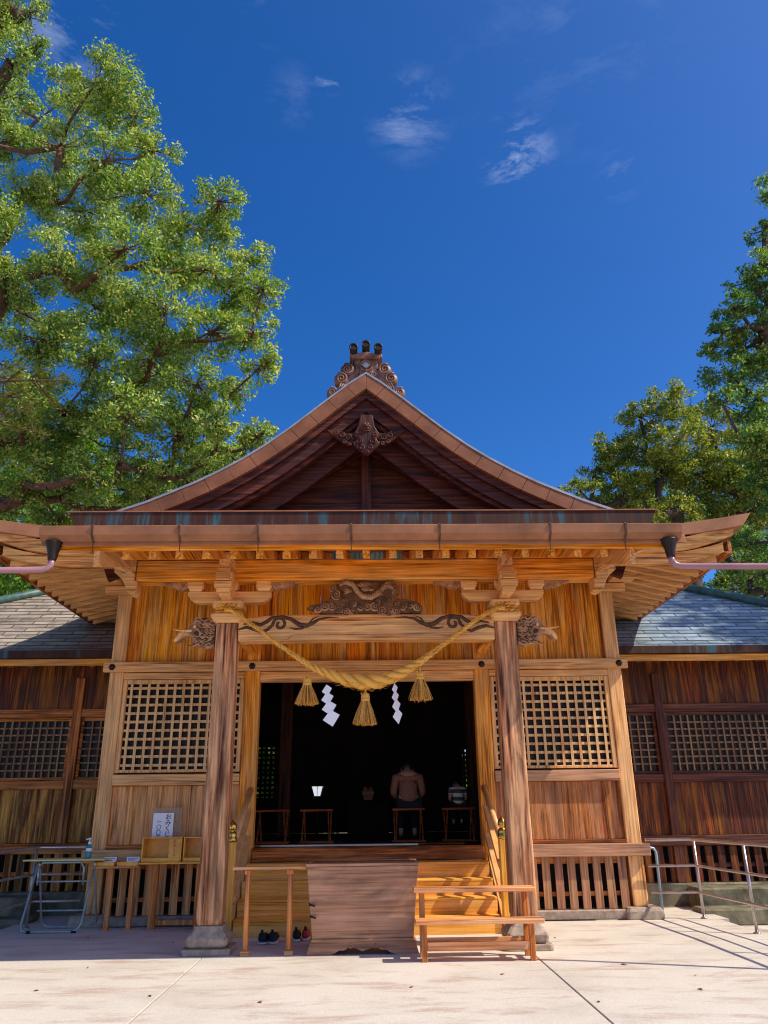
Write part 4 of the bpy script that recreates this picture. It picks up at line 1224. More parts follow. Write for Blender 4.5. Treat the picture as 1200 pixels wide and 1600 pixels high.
# ------------------------------------------------------------------ side wings
M['roof_cap'] = plain('green_copper_ridge', (.05, .12, .10), .5, var=.3, scale=8)
def wing(s, lab, roofm, boardm, railm):
    w = thing('side_wing', lab, 'side building', (s*7.5, 14.0, 0))
    X0, X1 = 4.12, 10.5
    def B(xa, xb, *r): m_ = MB(); m_.box(s*xa, s*xb, *r); return m_
    B(X0, X1, 13.86, 14.3, -.15, .33).build('stone_footing', M['moss_stone'], w, .02)
    posts = [5.12, 8.3] if s > 0 else [5.02, 8.2]
    for x in posts + [X1-.1]:
        B(x-.075, x+.075, 13.93, 14.08, .33, 3.72).build('post', M['dark_z'] if s > 0 else M['brown_z'], w, .008)
    B(X0, X1, 13.95, 14.06, 3.05, 3.19).build('head_rail', railm, w, .006)
    B(X0, X1, 13.955, 14.06, 1.88, 2.02).build('waist_rail', railm, w, .006)
    B(X0, X1, 13.92, 14.06, .885, 1.045).build('sill_beam', railm, w, .006)
    m = MB(); vboards(m, *sorted((s*X0, s*X1)), 14.0, 14.03, 3.19, 4.13, .26)
    m.build('upper_wall', M['wingdark'] if s > 0 else M['wingboards'] if False else M['wingdark'], w)
    m = MB(); vboards(m, *sorted((s*X0, s*X1)), 14.0, 14.03, 1.05, 1.88, .24)
    m.build('lower_wall', boardm, w)
    # lattice windows between the posts
    spans = [(X0+.02, posts[0]-.08), (posts[0]+.08, posts[1]-.08), (posts[1]+.08, X1-.2)]
    for a, b in spans:
        m = MB()
        m.box(s*a, s*(a+.05), 13.99, 14.04, 2.022, 3.048); m.box(s*(b-.05), s*b, 13.99, 14.04, 2.022, 3.048)
        m.box(s*(a+.052), s*(b-.052), 13.992, 14.04, 2.99, 3.047); m.box(s*(a+.052), s*(b-.052), 13.992, 14.04, 2.024, 2.07)
        wf = m.build('lattice_window', railm, w, .004)
        m = MB(); nn = max(3, int((b-a-.1)/.118)); pitch = (b-a-.1)/nn
        for i in range(1, nn):
            x = a+.05+i*pitch; m.box(s*x-.013, s*x+.013, 14.0, 14.012, 2.07, 2.99)
        for j in range(1, 8):
            z = 2.07+j*.92/8; m.box(s*(a+.05), s*(b-.05), 14.0135, 14.026, z-.013, z+.013)
        m.build('lattice', M['winglattice'], wf)
        MB().box(s*(a+.04), s*(b-.04), 14.06, 14.07, 2.05, 3.0).build('pane', M['glass'], wf)
    m = MB(); x = X0+.08
    while x < X1:
        m.box(s*x-.06, s*x+.06, 13.97, 13.99, .335, .88); x += .205
    m.build('vent_slats', boardm, w)
    B(X0, X1, 13.995, 14.02, .56, .62).build('slat_rail', railm, w)
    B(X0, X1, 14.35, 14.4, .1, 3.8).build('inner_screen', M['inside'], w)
    # eaves
    EY = 13.25
    for k in range(19):
        x = 4.3+k*.34
        m = MB()
        m.hexa([(s*x-.035, EY+.06, 3.80), (s*x+.035, EY+.06, 3.80), (s*x+.035, 14.3, 4.12), (s*x-.035, 14.3, 4.12)],
               [(s*x-.035, EY+.06, 3.885), (s*x+.035, EY+.06, 3.885), (s*x+.035, 14.3, 4.205), (s*x-.035, 14.3, 4.205)])
        m.build('rafter', railm, w)
    m = MB(); m.box(s*4.12, s*10.8, EY, EY+.05, 3.82, 3.93); m.build('eave_board', M['orange_x'], w, .004)
    m = MB(); m.hexa([(s*4.12, EY+.05, 3.90), (s*10.8, EY+.05, 3.90), (s*10.8, 14.4, 4.25), (s*4.12, 14.4, 4.25)],
                     [(s*4.12, EY+.05, 3.92), (s*10.8, EY+.05, 3.92), (s*10.8, 14.4, 4.27), (s*4.12, 14.4, 4.27)])
    m.build('soffit', M['brown_x'], w)
    # hipped roof, slightly concave, with copper lip
    RX = 6.3; RYd = 16.2; RZ = 5.95; HX = 10.9
    m = MB(); n = 10; top = []; 
    for i in range(n+1):
        t = i/n; y = EY-.05+(RYd-EY)*t; z = 4.06+(RZ-4.06)*(t**1.12)
        xr = HX-.0+(RX-HX)*t
        top.append(((s*4.0, y, z), (s*xr, y, z)))
    vs = []; fs = []
    for a, b in top: vs += [a, b]
    for i in range(n): fs.append((2*i, 2*i+1, 2*i+3, 2*i+2))
    # end hip
    nb = len(vs)
    for i in range(n+1):
        t = i/n; x = HX+(RX-HX)*t; z = 4.06+(RZ-4.06)*(t**1.12)
        y0 = EY-.05+(RYd-EY)*t; y1 = 2*RYd-y0
        vs += [(s*x, y0, z), (s*x, y1, z)]
    for i in range(n): a = nb+2*i; fs.append((a, a+1, a+3, a+2))
    # back slope
    nb = len(vs)
    for i in range(n+1):
        t = i/n; y = 2*RYd-(EY-.05+(RYd-EY)*t); z = 4.06+(RZ-4.06)*(t**1.12); xr = HX+(RX-HX)*t
        vs += [(s*4.0, y, z), (s*xr, y, z)]
    for i in range(n): a = nb+2*i; fs.append((a, a+1, a+3, a+2))
    m.add(vs, fs)
    ro = m.build('roof', roofm, w)
    so = ro.modifiers.new('t', 'SOLIDIFY'); so.thickness = .04; so.offset = 1 if False else -1
    m = MB(); m.box(s*4.0, s*HX, EY-.07, EY-.03, 3.935, 4.065); m.build('roof_edge', M['patina'], w, .003)
    # ridge with stacked courses and end ornament
    m = MB()
    for k in range(5): m.box(s*3.9, s*(RX-.25), RYd-.20+.02*k, RYd+.20-.02*k, RZ-.12+k*.085, RZ-.05+k*.085)
    m.lathe((s*3.9 if s > 0 else -(RX-.2), RYd, RZ+.33), [(.08, 0), (.08, RX-.2-3.9)], 12, True, 'x')
    m.build('ridge', M['roof_cap'], w, .006)
    m = MB()
    m.prism([(RYd-.30, RZ-.25), (RYd+.30, RZ-.25), (RYd+.22, RZ+.25), (RYd+.1, RZ+.45), (RYd-.1, RZ+.45), (RYd-.22, RZ+.25)], s*(RX-.25), s*(RX-.12), 'x')
    for (dy, dz) in ((-.24, -.10), (.24, -.10), (-.22, .12), (.22, .12), (-.16, .32), (.16, .32)):
        m.lathe((s*(RX-.27), RYd+dy, RZ+dz), [(.10, 0), (.10, s*.26), (.06, s*.29)], 14, True, 'x')
    m.build('ridge_end_ornament', M['roof_cap'], w, .01)
    m = MB()
    m.tube([(s*(HX-.1), EY+.05, 4.12)] + [(s*(HX+(RX-HX)*t), EY-.05+(RYd-EY)*t, 4.12+(RZ-4.06)*(t**1.12)) for t in (.2, .4, .6, .8, 1)], .09, 10)
    m.build('hip_ridge', M['roof_cap'], w)
    return w
wing(1, 'dark red-brown side building with blue-grey copper roof, right of the shrine hall', M['roof_r'], M['wingdark'], M['dark_x'])
wing(-1, 'weathered brown side building with pale tiled roof, left of the shrine hall', M['roof_l'], M['wingboards'], M['brown_x'])

# ------------------------------------------------------------------ ramp railings and ledges
def railing(s, lab):
    t = thing('ramp_railing', lab, 'metal railing', (s*4.8, 12.37, 0), 'metal railings of the side ramps')
    A = (s*4.76, 12.38); Bp = (s*5.5, 11.0) if False else (s*4.86, 10.3)
    C = (s*4.86, 7.6)
    for (z, r) in ((1.04, .024), (.69, .018), (.34, .018)):
        m = MB(); pts = [(s*4.08, 12.38, z), (A[0]-s*.05, 12.38, z), (A[0], 12.33, z), (s*4.80, 11.4, z), (Bp[0], Bp[1], z), (C[0], C[1], z)]
        m.tube(pts, r, 10)
        m.build('top_rail' if z > 1 else 'mid_rail', M['steel'], t)
    for (x, y) in (A, (s*4.83, 10.9), (s*4.86, 9.3), (s*4.86, 7.7)):
        m = MB(); m.tube([(x+s*.03, y, 0), (x+s*.03, y, 1.02)], .021, 10)
        po = m.build('post', M['steel'], t)
        MB().lathe((x+s*.03, y, .0), [(.045, 0), (.045, .012), (.025, .02)], 14).build('post_flange', M['steel'], po)
    return t
railing(1, 'three-bar metal ramp railing on the right side of the paving')
railing(-1, 'three-bar metal ramp railing on the left side, behind the folding table')
t = thing('short_handrail', 'short blue-grey tubular handrail beside the right ramp railing', 'handrail', (4.3, 12.75, 0))
m = MB(); m.tube([(4.32, 12.72, 0), (4.33, 12.72, .86), (4.30, 12.72, .91), (4.25, 12.72, .92), (4.10, 12.72, .92)], .02, 10)
m.build('bent_tube', plain('blue_tube', (.24, .38, .50), .4, .3), t)
for s, lab in ((1, 'dark mossy stone ledge below the right side building'), (-1, 'dark mossy stone ledge below the left side building')):
    o = thing('stone_ledge', lab, 'stone ledge', (s*6.8, 13.2, -.16))
    m = MB(); m.box(s*5.15, s*11, 13.35, 13.855, -.16, .30); m.build('upper_course', M['moss_stone'], o, .02)
    m = MB(); m.box(s*4.99, s*11, 12.85, 13.345, -.16, .06); m.build('lower_course', M['moss_stone'], o, .02)
MB().box(4.06, 5.13, 12.34, 13.85, -.16, -.005).build('ramp_floor', M['pavement'])['kind'] = 'structure'
MB().box(-5.13, -4.06, 12.34, 13.85, -.16, -.005).build('ramp_floor', M['pavement'])['kind'] = 'structure'

# ------------------------------------------------------------------ left side furniture
ft = thing('folding_table', 'yellow-topped folding table on grey tube legs at the far left', 'folding table', (-4.25, 12.0, 0))
m = MB(); m.prism([(-4.78, 11.90), (-3.66, 11.90), (-3.60, 12.34), (-4.72, 12.34)], .885, .905, 'z')
m.build('table_top', M['yellow_top'], ft, .008)
def loop(y0, y1, xa, xb, name):
    m = MB()
    pts = [(xa, y1, .86), (xa, y1+(y0-y1)*.1, .80), (xa-.0, y0+(y1-y0)*.12, .10), (xa+.03, y0, .04), (xa+.10, y0, .018), (xb-.10, y0, .018), (xb-.03, y0, .04), (xb, y0+(y1-y0)*.12, .10), (xb, y1+(y0-y1)*.1, .80), (xb, y1, .86)]
    m.tube(pts, .015, 8); m.build(name, M['grey_tube'], ft)
loop(11.86, 12.26, -4.68, -3.88, 'leg_frame')
loop(12.34, 11.96, -4.56, -3.80, 'leg_frame')
for z, y in ((.62, 12.02), (.24, 12.20)):
    m = MB(); m.tube([(-4.60, y, z), (-3.84, y, z)], .012, 8); m.build('cross_bar', M['grey_tube'], ft)
m = MB()
m.tube([(-4.55, 11.93, .80), (-4.50, 11.93, .865), (-3.98, 11.93, .865), (-3.93, 11.93, .80), (-3.93, 11.95, .58)], .014, 8)
m.tube([(-4.55, 11.93, .80), (-4.55, 11.95, .58)], .014, 8)
m.build('top_bracket', M['grey_tube'], ft)
m = MB()
for x in (-4.55, -3.95): m.tube([(x-.03, 11.86, .018), (x+.03, 11.86, .018)], .019, 8)
m.build('rubber_foot', M['iron'], ft)

sb = thing('sanitizer_bottle', 'blue hand sanitizer pump bottle standing on the yellow folding table', 'bottle', (-3.93, 12.05, .905))
m = MB(); m.lathe((-3.93, 12.05, .906), [(.038, 0), (.041, .01), (.041, .13), (.036, .155), (.018, .175), (.018, .185)], 20)
m.build('bottle_body', M['bottle'], sb)
m = MB(); m.lathe((-3.93, 12.05, 1.09), [(.022, 0), (.022, .03), (.008, .035), (.008, .06), (.02, .065), (.02, .08), (.01, .085)], 14)
m.bar((-3.93, 12.05, 1.162), (-3.97, 12.02, 1.155), .014, .014); m.build('pump', M['white_plastic'], sb)
m = MB(); m.lathe((-3.93, 12.05, 1.0), [(.0415, 0), (.0420, .004), (.0420, .035), (.0415, .04)], 20); m.build('label_band', M['white_plastic'], sb)

lt = thing('low_wooden_table', 'low narrow wooden table with slim legs, between the folding table and the fortune box', 'table', (-3.5, 12.12, 0))
MB().box(-3.86, -3.19, 12.0, 12.24, .775, .80).build('table_top', M['bench'], lt, .004)
for x, y in ((-3.60, 12.10), (-3.29, 12.08)):
    m = MB(); m.box(x-.032, x+.032, y-.03, y+.03, 0, .774); m.build('leg', M['benchz'], lt, .004)
    m = MB(); m.box(x-.042, x+.042, y-.04, y+.04, 0, .03); m.build('leg_foot', M['benchz'], lt)
dt = thing('display_table', 'taller brown wooden table holding the fortune paper box, beside the left pillar', 'table', (-2.75, 12.1, 0))
MB().box(-3.21, -2.20, 12.0, 12.30, .82, .845).build('table_top', M['box_new'], dt, .004)
for x in (-2.98, -2.36):
    m = MB(); m.box(x-.045, x+.045, 12.06, 12.14, 0, .818); m.build('leg', M['benchz'], dt, .004)
MB().box(-2.934, -2.406, 12.085, 12.115, .05, .11).build('stretcher', M['benchz'], dt, .003)

# text helper: glyphs become flat meshes of their own
def glyphs(txts, mat, name, parent, size, origin, step, vertical=True, thick=.001):
    vs = []; fs = []
    for i, ch in enumerate(txts):
        cu = bpy.data.curves.new('t', 'FONT'); cu.body = ch; cu.size = size; cu.align_x = 'CENTER'; cu.align_y = 'CENTER'
        cu.extrude = thick; cu.offset = size*.008; cu.resolution_u = 3
        ob = bpy.data.objects.new('t', cu); COL.objects.link(ob)
        dg = bpy.context.evaluated_depsgraph_get(); dg.update()
        me = bpy.data.meshes.new_from_object(ob.evaluated_get(dg))
        n = len(vs)
        ox = origin[0] + (0 if vertical else step*i); oz = origin[2] - (step*i if vertical else 0)
        rotq = ch in 'ー'
        for v in me.vertices:
            a, b, c = v.co
            if rotq and vertical: a, b = -b, a
            vs.append((ox+a, origin[1]-c, oz+b))
        fs += [tuple(k+n for k in p.vertices) for p in me.polygons]
        bpy.data.objects.remove(ob); bpy.data.curves.remove(cu); bpy.data.meshes.remove(me)
    m = MB(); m.add(vs, fs); return m.build(name, mat, parent)

sg = thing('price_sign', 'white paper sign with vertical black Japanese writing, propped behind the fortune box', 'sign', (-2.98, 12.3, 1.1))
MB().box(-3.125, -2.83, 12.285, 12.295, 1.02, 1.49).build('sign_sheet', M['paper'], sg)
glyphs('おみくじ', M['ink'], 'sign_writing', sg, .088, (-2.905, 12.283, 1.435), .078)
glyphs('一〇〇円', M['ink'], 'sign_writing', sg, .072, (-3.035, 12.283, 1.365), .070)
sgb = MB(); sgb.box(-3.15, -2.72, 12.31, 12.318, 1.02, 1.56)
m_cl, nt_, bs_ = newmat('clear_backing')
bs_.inputs['Base Color'].default_value = (.45,.32,.25,1); bs_.inputs['Alpha'].default_value = .35; bs_.inputs['Roughness'].default_value = .2
tag(sgb.build('backing_sheet', m_cl), 'clear plastic sheet standing behind the white price sign', 'plastic sheet')
for k, (xa, xb, lab) in enumerate(((-3.19, -2.63, 'yellow wooden fortune paper box with red writing, under the white sign'), (-2.605, -2.22, 'second yellow fortune paper box, partly hidden by the left pillar'))):
    bxo = thing('fortune_box', lab, 'display box', ((xa+xb)/2, 12.12, .846), 'fortune boxes on the display table')
    m = MB()
    m.box(xa, xb, 12.27, 12.285, .847, 1.17); m.box(xa, xb, 12.04, 12.268, .847, .862)
    m.box(xa, xa+.018, 12.04, 12.268, .863, 1.17); m.box(xb-.018, xb, 12.04, 12.268, .863, 1.17)
    m.box(xa+.019, xb-.019, 12.045, 12.268, 1.153, 1.168); m.box(xa+.019, xb-.019, 12.04, 12.06, .863, .90)
    xm = xb-.18 if k == 0 else xb-.1
    m.box(xm, xb-.019, 12.042, 12.056, .901, 1.15)
    m.build('box_case', M['box_new'], bxo, .003)
    m = MB(); m.box(xa+.03, xm-.02, 12.08, 12.25, .864, .885); m.build('fortune_slips', M['paper'], bxo)
    if k == 0: glyphs('おみくじ', M['redink'], 'box_writing', bxo, .055, (xb-.10, 12.040, 1.115), .056)
for k, (xa, xb, lab, lb2) in enumerate(((-3.83, -3.55, 'small orange wooden tray nearest the sanitizer bottle', 'white card in the tray nearest the sanitizer bottle'), (-3.51, -3.22, 'small orange wooden tray beside the fortune box', 'white card in the tray beside the fortune box'))):
    tr = thing('wooden_tray', lab, 'tray', ((xa+xb)/2, 12.1, .80), 'small trays on the low table')
    m = MB(); m.box(xa, xb, 12.02, 12.20, .801, .812); m.box(xa, xb, 12.02, 12.035, .813, .855); m.box(xa, xb, 12.185, 12.20, .813, .855)
    m.box(xa, xa+.014, 12.036, 12.184, .813, .855); m.box(xb-.014, xb, 12.036, 12.184, .813, .855)
    m.build('tray_body', M['box_new'], tr, .002)
    cd = thing('small_card', lb2, 'card', ((xa+xb)/2+.04, 12.12, .856), 'cards in the trays')
    xc = (xa+xb)/2+.05
    m = MB(); m.hexa([(xc-.09, 12.10, .83), (xc+.09, 12.10, .83), (xc+.09, 12.106, .83), (xc-.09, 12.106, .83)],
                     [(xc-.09, 12.13, .915), (xc+.09, 12.13, .915), (xc+.09, 12.136, .915), (xc-.09, 12.136, .915)])
    m.build('card_sheet', M['paper'], cd)
    m = MB(); rr = random.Random(k)
    for j, z in enumerate((.898, .876)):
        x = xc-.07
        while x < xc+.055-j*.03:
            L_ = rr.uniform(.008, .016); yy = 12.10+(z-.83)*.353-.0015
            m.box(x, x+L_, yy-.001, yy, z-.006, z+.006); x += L_+.005
    m.build('card_writing', M['blueink'], cd)

# ------------------------------------------------------------------ inside: stools, people, lamp
def stool(x, y):
    t = thing('folding_stool', 'x', 'stool', (x, y, .992), 'folding stools inside the hall')
    W = .25
    m = MB()
    m.add([(x-.22, y-.15, 1.50), (x+.22, y-.15, 1.50), (x+.22, y+.15, 1.50), (x-.22, y+.15, 1.50), (x-.22, y-.15, 1.515), (x+.22, y-.15, 1.515), (x+.22, y+.15, 1.515), (x-.22, y+.15, 1.515)],
          [(0,3,2,1),(4,5,6,7),(0,1,5,4),(1,2,6,5),(2,3,7,6),(3,0,4,7)])
    m.build('seat', M['canvas'], t, .004)
    for dy in (-.17, .17):
        m = MB(); m.box(x-.27, x+.27, y+dy-.018, y+dy+.018, 1.485, 1.52); m.build('seat_bar', M['stool'], t, .005)
    for sx in (-1, 1):
        for a, b in ((-.17, .17), (.17, -.17)):
            xx = x+sx*(.20 if a < 0 else .235)
            m = MB(); m.bar((xx, y+b*.9, 1.02), (xx, y+a, 1.484), .03, .022, (1, 0, 0)); m.build('leg', M['stool'], t, .003)
    for dy in (-.16, .16):
        m = MB(); m.box(x-.28, x+.28, y+dy-.014, y+dy+.014, .994, 1.02); m.build('foot_bar', M['stool'], t, .004)
    return t
M['stool'] = wood('stool_wood', (.14,.03,.015), (.34,.10,.045), (.46,.17,.08), 'x', ring=.2, bmp=.1)
s0 = stool(0, 14.15)
for i, (x, lab) in enumerate(((-1.60, 'empty stool at the left edge of the doorway'), (-.86, 'empty stool in front of the bright lamp'), (.68, 'stool under the adult in the brown shirt'), (1.53, 'stool under the child in the striped shirt'))):
    o = s0 if i == 0 else copy_tree(s0)
    o.location = (x, 14.15, .992); o['label'] = lab
    stools_done = True

def skin_obj(name, verts, edges, mat, parent=None, sub=2, loc=(0, 0, 0)):
    """verts: (x,y,z,rx,ry)"""
    me = bpy.data.meshes.new(name)
    o3 = org(parent) if parent is not None else Vector((0, 0, 0))
    me.from_pydata([(v[0]-o3[0], v[1]-o3[1], v[2]-o3[2]) for v in verts], edges, [])
    o = bpy.data.objects.new(name, me); COL.objects.link(o)
    me.materials.append(mat)
    if parent is not None: o.parent = parent
    md = o.modifiers.new('skin', 'SKIN')
    if not me.skin_vertices: me.skin_vertices.new()
    sv = me.skin_vertices[0].data
    for i, v in enumerate(verts):
        sv[i].radius = (v[3], v[4] if len(v) > 4 else v[3]); sv[i].use_root = (i == 0)
    md.use_smooth_shade = True
    s_ = o.modifiers.new('sub', 'SUBSURF'); s_.levels = s_.render_levels = sub
    return o
def person(x, y, z0, k, lab, shirt_mat, sleeve_short, pattern=None):
    """seated, seen from behind (facing +Y), head bowed; k = scale, z0 = seat height"""
    t = thing('person', lab, 'person', (x, y, z0), 'people seated inside the hall')
    V = []; E = []
    def a(px, py, pz, r1, r2=None, par=None):
        V.append((x+px*k, y+py*k, z0+pz*k, r1*k, (r2 or r1)*k))
        if par is not None: E.append((par, len(V)-1))
        return len(V)-1
    pel = a(0, 0, .10, .155, .12); wa = a(0, .03, .25, .145, .11, pel); ch = a(0, .07, .42, .165, .12, wa); up = a(0, .13, .53, .12, .09, ch)
    nk = a(0, .20, .60, .055, .055, up); hd = a(0, .29, .64, .085, .095, nk); hd2 = a(0, .37, .63, .07, .075, hd); ns = a(0, .40, .57, .035, .035, hd2)
    for s in (-1, 1):
        sh = a(s*.19, .10, .50, .07, .07, up); el = a(s*.245, .12, .24, .047, .047, sh); wr = a(s*.13, .36, .14, .03, .03, el)
        pm = a(s*.09, .43, .13, .036, .022, wr)
        for f, (fx_, fy_, ln) in enumerate(((-.03, .0, .065), (-.012, .01, .078), (.008, .01, .074), (.026, .0, .058))):
            j = a(s*.09+fx_, .46+fy_, .13, .0105, .0105, pm); j2 = a(s*.09+fx_, .46+fy_+ln*.55, .118, .009, .009, j); a(s*.09+fx_, .46+fy_+ln*.8, .09, .0075, .0075, j2)
        tj = a(s*.09-s*.045, .44, .135, .012, .012, pm); a(s*.09-s*.055, .475, .13, .0095, .0095, tj)
        hp_ = a(s*.10, .03, .06, .10, .09, pel); kn = a(s*.12, .45, .05, .065, .065, hp_); an = a(s*.12, .44, -.40, .042, .042, kn); a(s*.12, .56, -.455, .036, .03, an)
    body = skin_obj('body', V, E, M['skin'], t)
    # shirt
    V, E = [], []
    pel = a(0, 0, .06, .185, .15); wa = a(0, .03, .24, .175, .135, pel); ch = a(0, .07, .41, .185, .135, wa); up = a(0, .12, .525, .135, .105, ch); co = a(0, .165, .575, .075, .07, up)
    for s in (-1, 1):
        sh = a(s*.20, .10, .485, .088, .088, up); 
        if sleeve_short: a(s*.27, .10, .36, .075, .075, sh)
        else:
            el = a(s*.255, .12, .25, .066, .066, sh); a(s*.16, .32, .155, .05, .05, el)
    skin_obj('shirt', V, E, shirt_mat, t)
    V, E = [], []
    pel = a(0, .0, .06, .18, .12)
    for s in (-1, 1):
        hp_ = a(s*.10, .05, .05, .115, .10, pel); kn = a(s*.12, .46, .05, .085, .085, hp_); a(s*.12, .45, -.36, .065, .065, kn)
    skin_obj('trousers', V, E, M['trousers'], t)
    m = MB(); m.sphere((x, y+.31*k, z0+.665*k), .112*k, 16, 12, (.95, 1.1, .9)); m.build('hair', M['hair'], t)
    m = MB()
    for s in (-1, 1): m.sphere((x+s*.10*k, y+.33*k, z0+.63*k), .028*k, 8, 6, (.5, .8, 1.2))
    m.build('ear', M['skin'], t)
    m = MB()
    for s in (-1, 1): m.sphere((x+s*.12*k, y+.52*k, z0-.465*k), .05*k, 10, 8, (.9, 2.2, .7))
    m.build('shoe', M['shoe_black'], t)
    return t
def mat_check():
    m, nt, bs = newmat('brown_check_shirt')
    tc = nt.nodes.new('ShaderNodeTexCoord')
    ck = nt.nodes.new('ShaderNodeTexChecker'); ck.inputs['Scale'].default_value = 60
    nt.links.new(tc.outputs['Object'], ck.inputs[0])
    ck.inputs['Color1'].default_value = (.20,.075,.04,1); ck.inputs['Color2'].default_value = (.34,.15,.085,1)
    n = noise(nt, tc.outputs['Object'], 7, 4)
    nt.links.new(ck.outputs[0], bs.inputs['Base Color']); bs.inputs['Roughness'].default_value = .85
    nt.links.new(bump(nt, n, .6, .03), bs.inputs['Normal'])
    return m
def mat_stripe():
    m, nt, bs = newmat('striped_shirt')
    tc = nt.nodes.new('ShaderNodeTexCoord'); sp = nt.nodes.new('ShaderNodeSeparateXYZ')
    nt.links.new(tc.outputs['Object'], sp.inputs[0])
    f = mth(nt, 'FRACT', mth(nt, 'MULTIPLY_ADD', sp.outputs[2], 8.0, .15))
    nt.links.new(ramp(nt, f, [(0, (.03,.06,.08)), (.5, (.70,.62,.42))], 'CONSTANT'), bs.inputs['Base Color'])
    bs.inputs['Roughness'].default_value = .85
    return m
person(.69, 14.12, 1.52, 1.0, 'adult in a brown patterned shirt seated on a stool, back turned, head bowed', mat_check(), False)
person(1.54, 14.12, 1.52, .58, 'child in a striped short-sleeved shirt seated on a stool, back turned', mat_stripe(), True)

lp_ = thing('paper_lantern', 'glowing white tapered lantern standing in the dark hall, left of centre', 'lantern', (-1.0, 16.0, .99))
def emis(name, col, st):
    m = bpy.data.materials.new(name); m.use_nodes = True; nt = m.node_tree; nt.nodes.clear()
    e = nt.nodes.new('ShaderNodeEmission'); e.inputs[0].default_value = (*col, 1); e.inputs[1].default_value = st
    o = nt.nodes.new('ShaderNodeOutputMaterial'); nt.links.new(e.outputs[0], o.inputs[0]); return m
m = MB(); m.sq((-.97, 16.0, 1.76), [(.06, 0), (.11, .17)]); m.build('lantern_shade', emis('lantern_glow', (.85, .90, 1.0), .40), lp_)
m = MB()
for i, j in ((-1,-1),(1,-1),(1,1),(-1,1)):
    m.tube([(-.97+i*.063, 16+j*.063, 1.755), (-.97+i*.113, 16+j*.113, 1.935)], .010, 5)
m.box(-.975, -.965, 15.87, 15.885, 1.76, 1.93); m.box(-1.06, -.88, 15.91, 16.09, 1.735, 1.757); m.tube([(-.97, 16, 1.0), (-.97, 16, 1.72)], .02, 8); m.sq((-.97, 16.0, .993), [(.12, 0), (.10, .03)])
m.build('lantern_frame', M['iron'], lp_)
of = thing('white_offering', 'small pale folded offering on the shelf deep inside the hall', 'offering', (0, 18.3, 1.70))
m = MB(); m.prism([(-.09, 1.702), (.09, 1.702), (.14, 1.86), (.07, 1.98), (0, 1.92), (-.07, 1.98), (-.14, 1.86)], 18.25, 18.32); m.build('folded_paper', M['bench'], of, .01)
q = random.Random(4)
M['dry_leaf'] = plain('dry_leaf', (.30,.16,.06), .8, var=.3)
for k, (x, y) in enumerate(((-2.9, 9.3), (-1.9, 7.9), (1.3, 8.6), (2.6, 9.0), (2.3, 10.8), (-3.0, 8.2), (3.1, 8.4), (.4, 8.1), (-.9, 7.6), (1.9, 7.4), (2.9, 7.8), (-2.4, 10.9), (-3.6, 11.4))):
    a = q.uniform(0, 6.28); L_ = q.uniform(.022, .04); m = MB()
    c, s_ = math.cos(a), math.sin(a)
    pts = [(-L_, 0, .004), (-.2*L_, .42*L_, .012), (L_, 0, .006), (-.2*L_, -.42*L_, .014), (0, 0, .003)]
    vs = [(x+p*c-r_*s_, y+p*s_+r_*c, z) for p, r_, z in pts]; vs += [(a_, b_, z-.0015) for a_, b_, z in vs]
    m.add(vs, [(0,4,1), (1,4,2), (2,4,3), (3,4,0), (5,6,9), (6,7,9), (7,8,9), (8,5,9), (0,1,6,5), (1,2,7,6), (2,3,8,7), (3,0,5,8)])
    tag(m.build('fallen_leaf', M['dry_leaf']), 'small dry brown leaf lying on the paving', 'leaf', 'fallen leaves on the paving')

# ------------------------------------------------------------------ trees
def leaf_mesh(name, P, size, mat, parent, seed, droop=.3, aspect=.45, upbias=.35):
    """P: (n,3) leaf centres"""
    rs = np.random.RandomState(seed); n = len(P)
    d = rs.normal(size=(n, 3)); d[:, 2] -= droop; d /= np.linalg.norm(d, axis=1)[:, None]
    nn = rs.normal(size=(n, 3)); nn[:, 2] += upbias*2
    nn -= d*(nn*d).sum(1)[:, None]; nn /= np.linalg.norm(nn, axis=1)[:, None]+1e-9
    w = np.cross(d, nn)
    L = size*rs.uniform(.65, 1.25, n)[:, None]
    # bent leaf of two triangles-pairs: base, left, tip, right
    v = np.empty((n, 4, 3))
    v[:, 0] = P-d*L*.5; v[:, 2] = P+d*L*.5-nn*L*.10
    v[:, 1] = P+w*L*aspect*.5+nn*L*.04; v[:, 3] = P-w*L*aspect*.5+nn*L*.04
    o3 = org(parent); v -= np.array(o3)[None, None, :]
    me = bpy.data.meshes.new(name)
    me.vertices.add(4*n); me.vertices.foreach_set('co', v.reshape(-1))
    me.loops.add(4*n); me.loops.foreach_set('vertex_index', np.arange(4*n, dtype=np.int32))
    me.polygons.add(n); me.polygons.foreach_set('loop_start', np.arange(0, 4*n, 4, dtype=np.int32))
    try: me.polygons.foreach_set('loop_total', np.full(n, 4, dtype=np.int32))
    except Exception: pass
    me.materials.append(mat); me.update(calc_edges=True); me.validate()
    o = bpy.data.objects.new(name, me); COL.objects.link(o); o.parent = parent
    return o

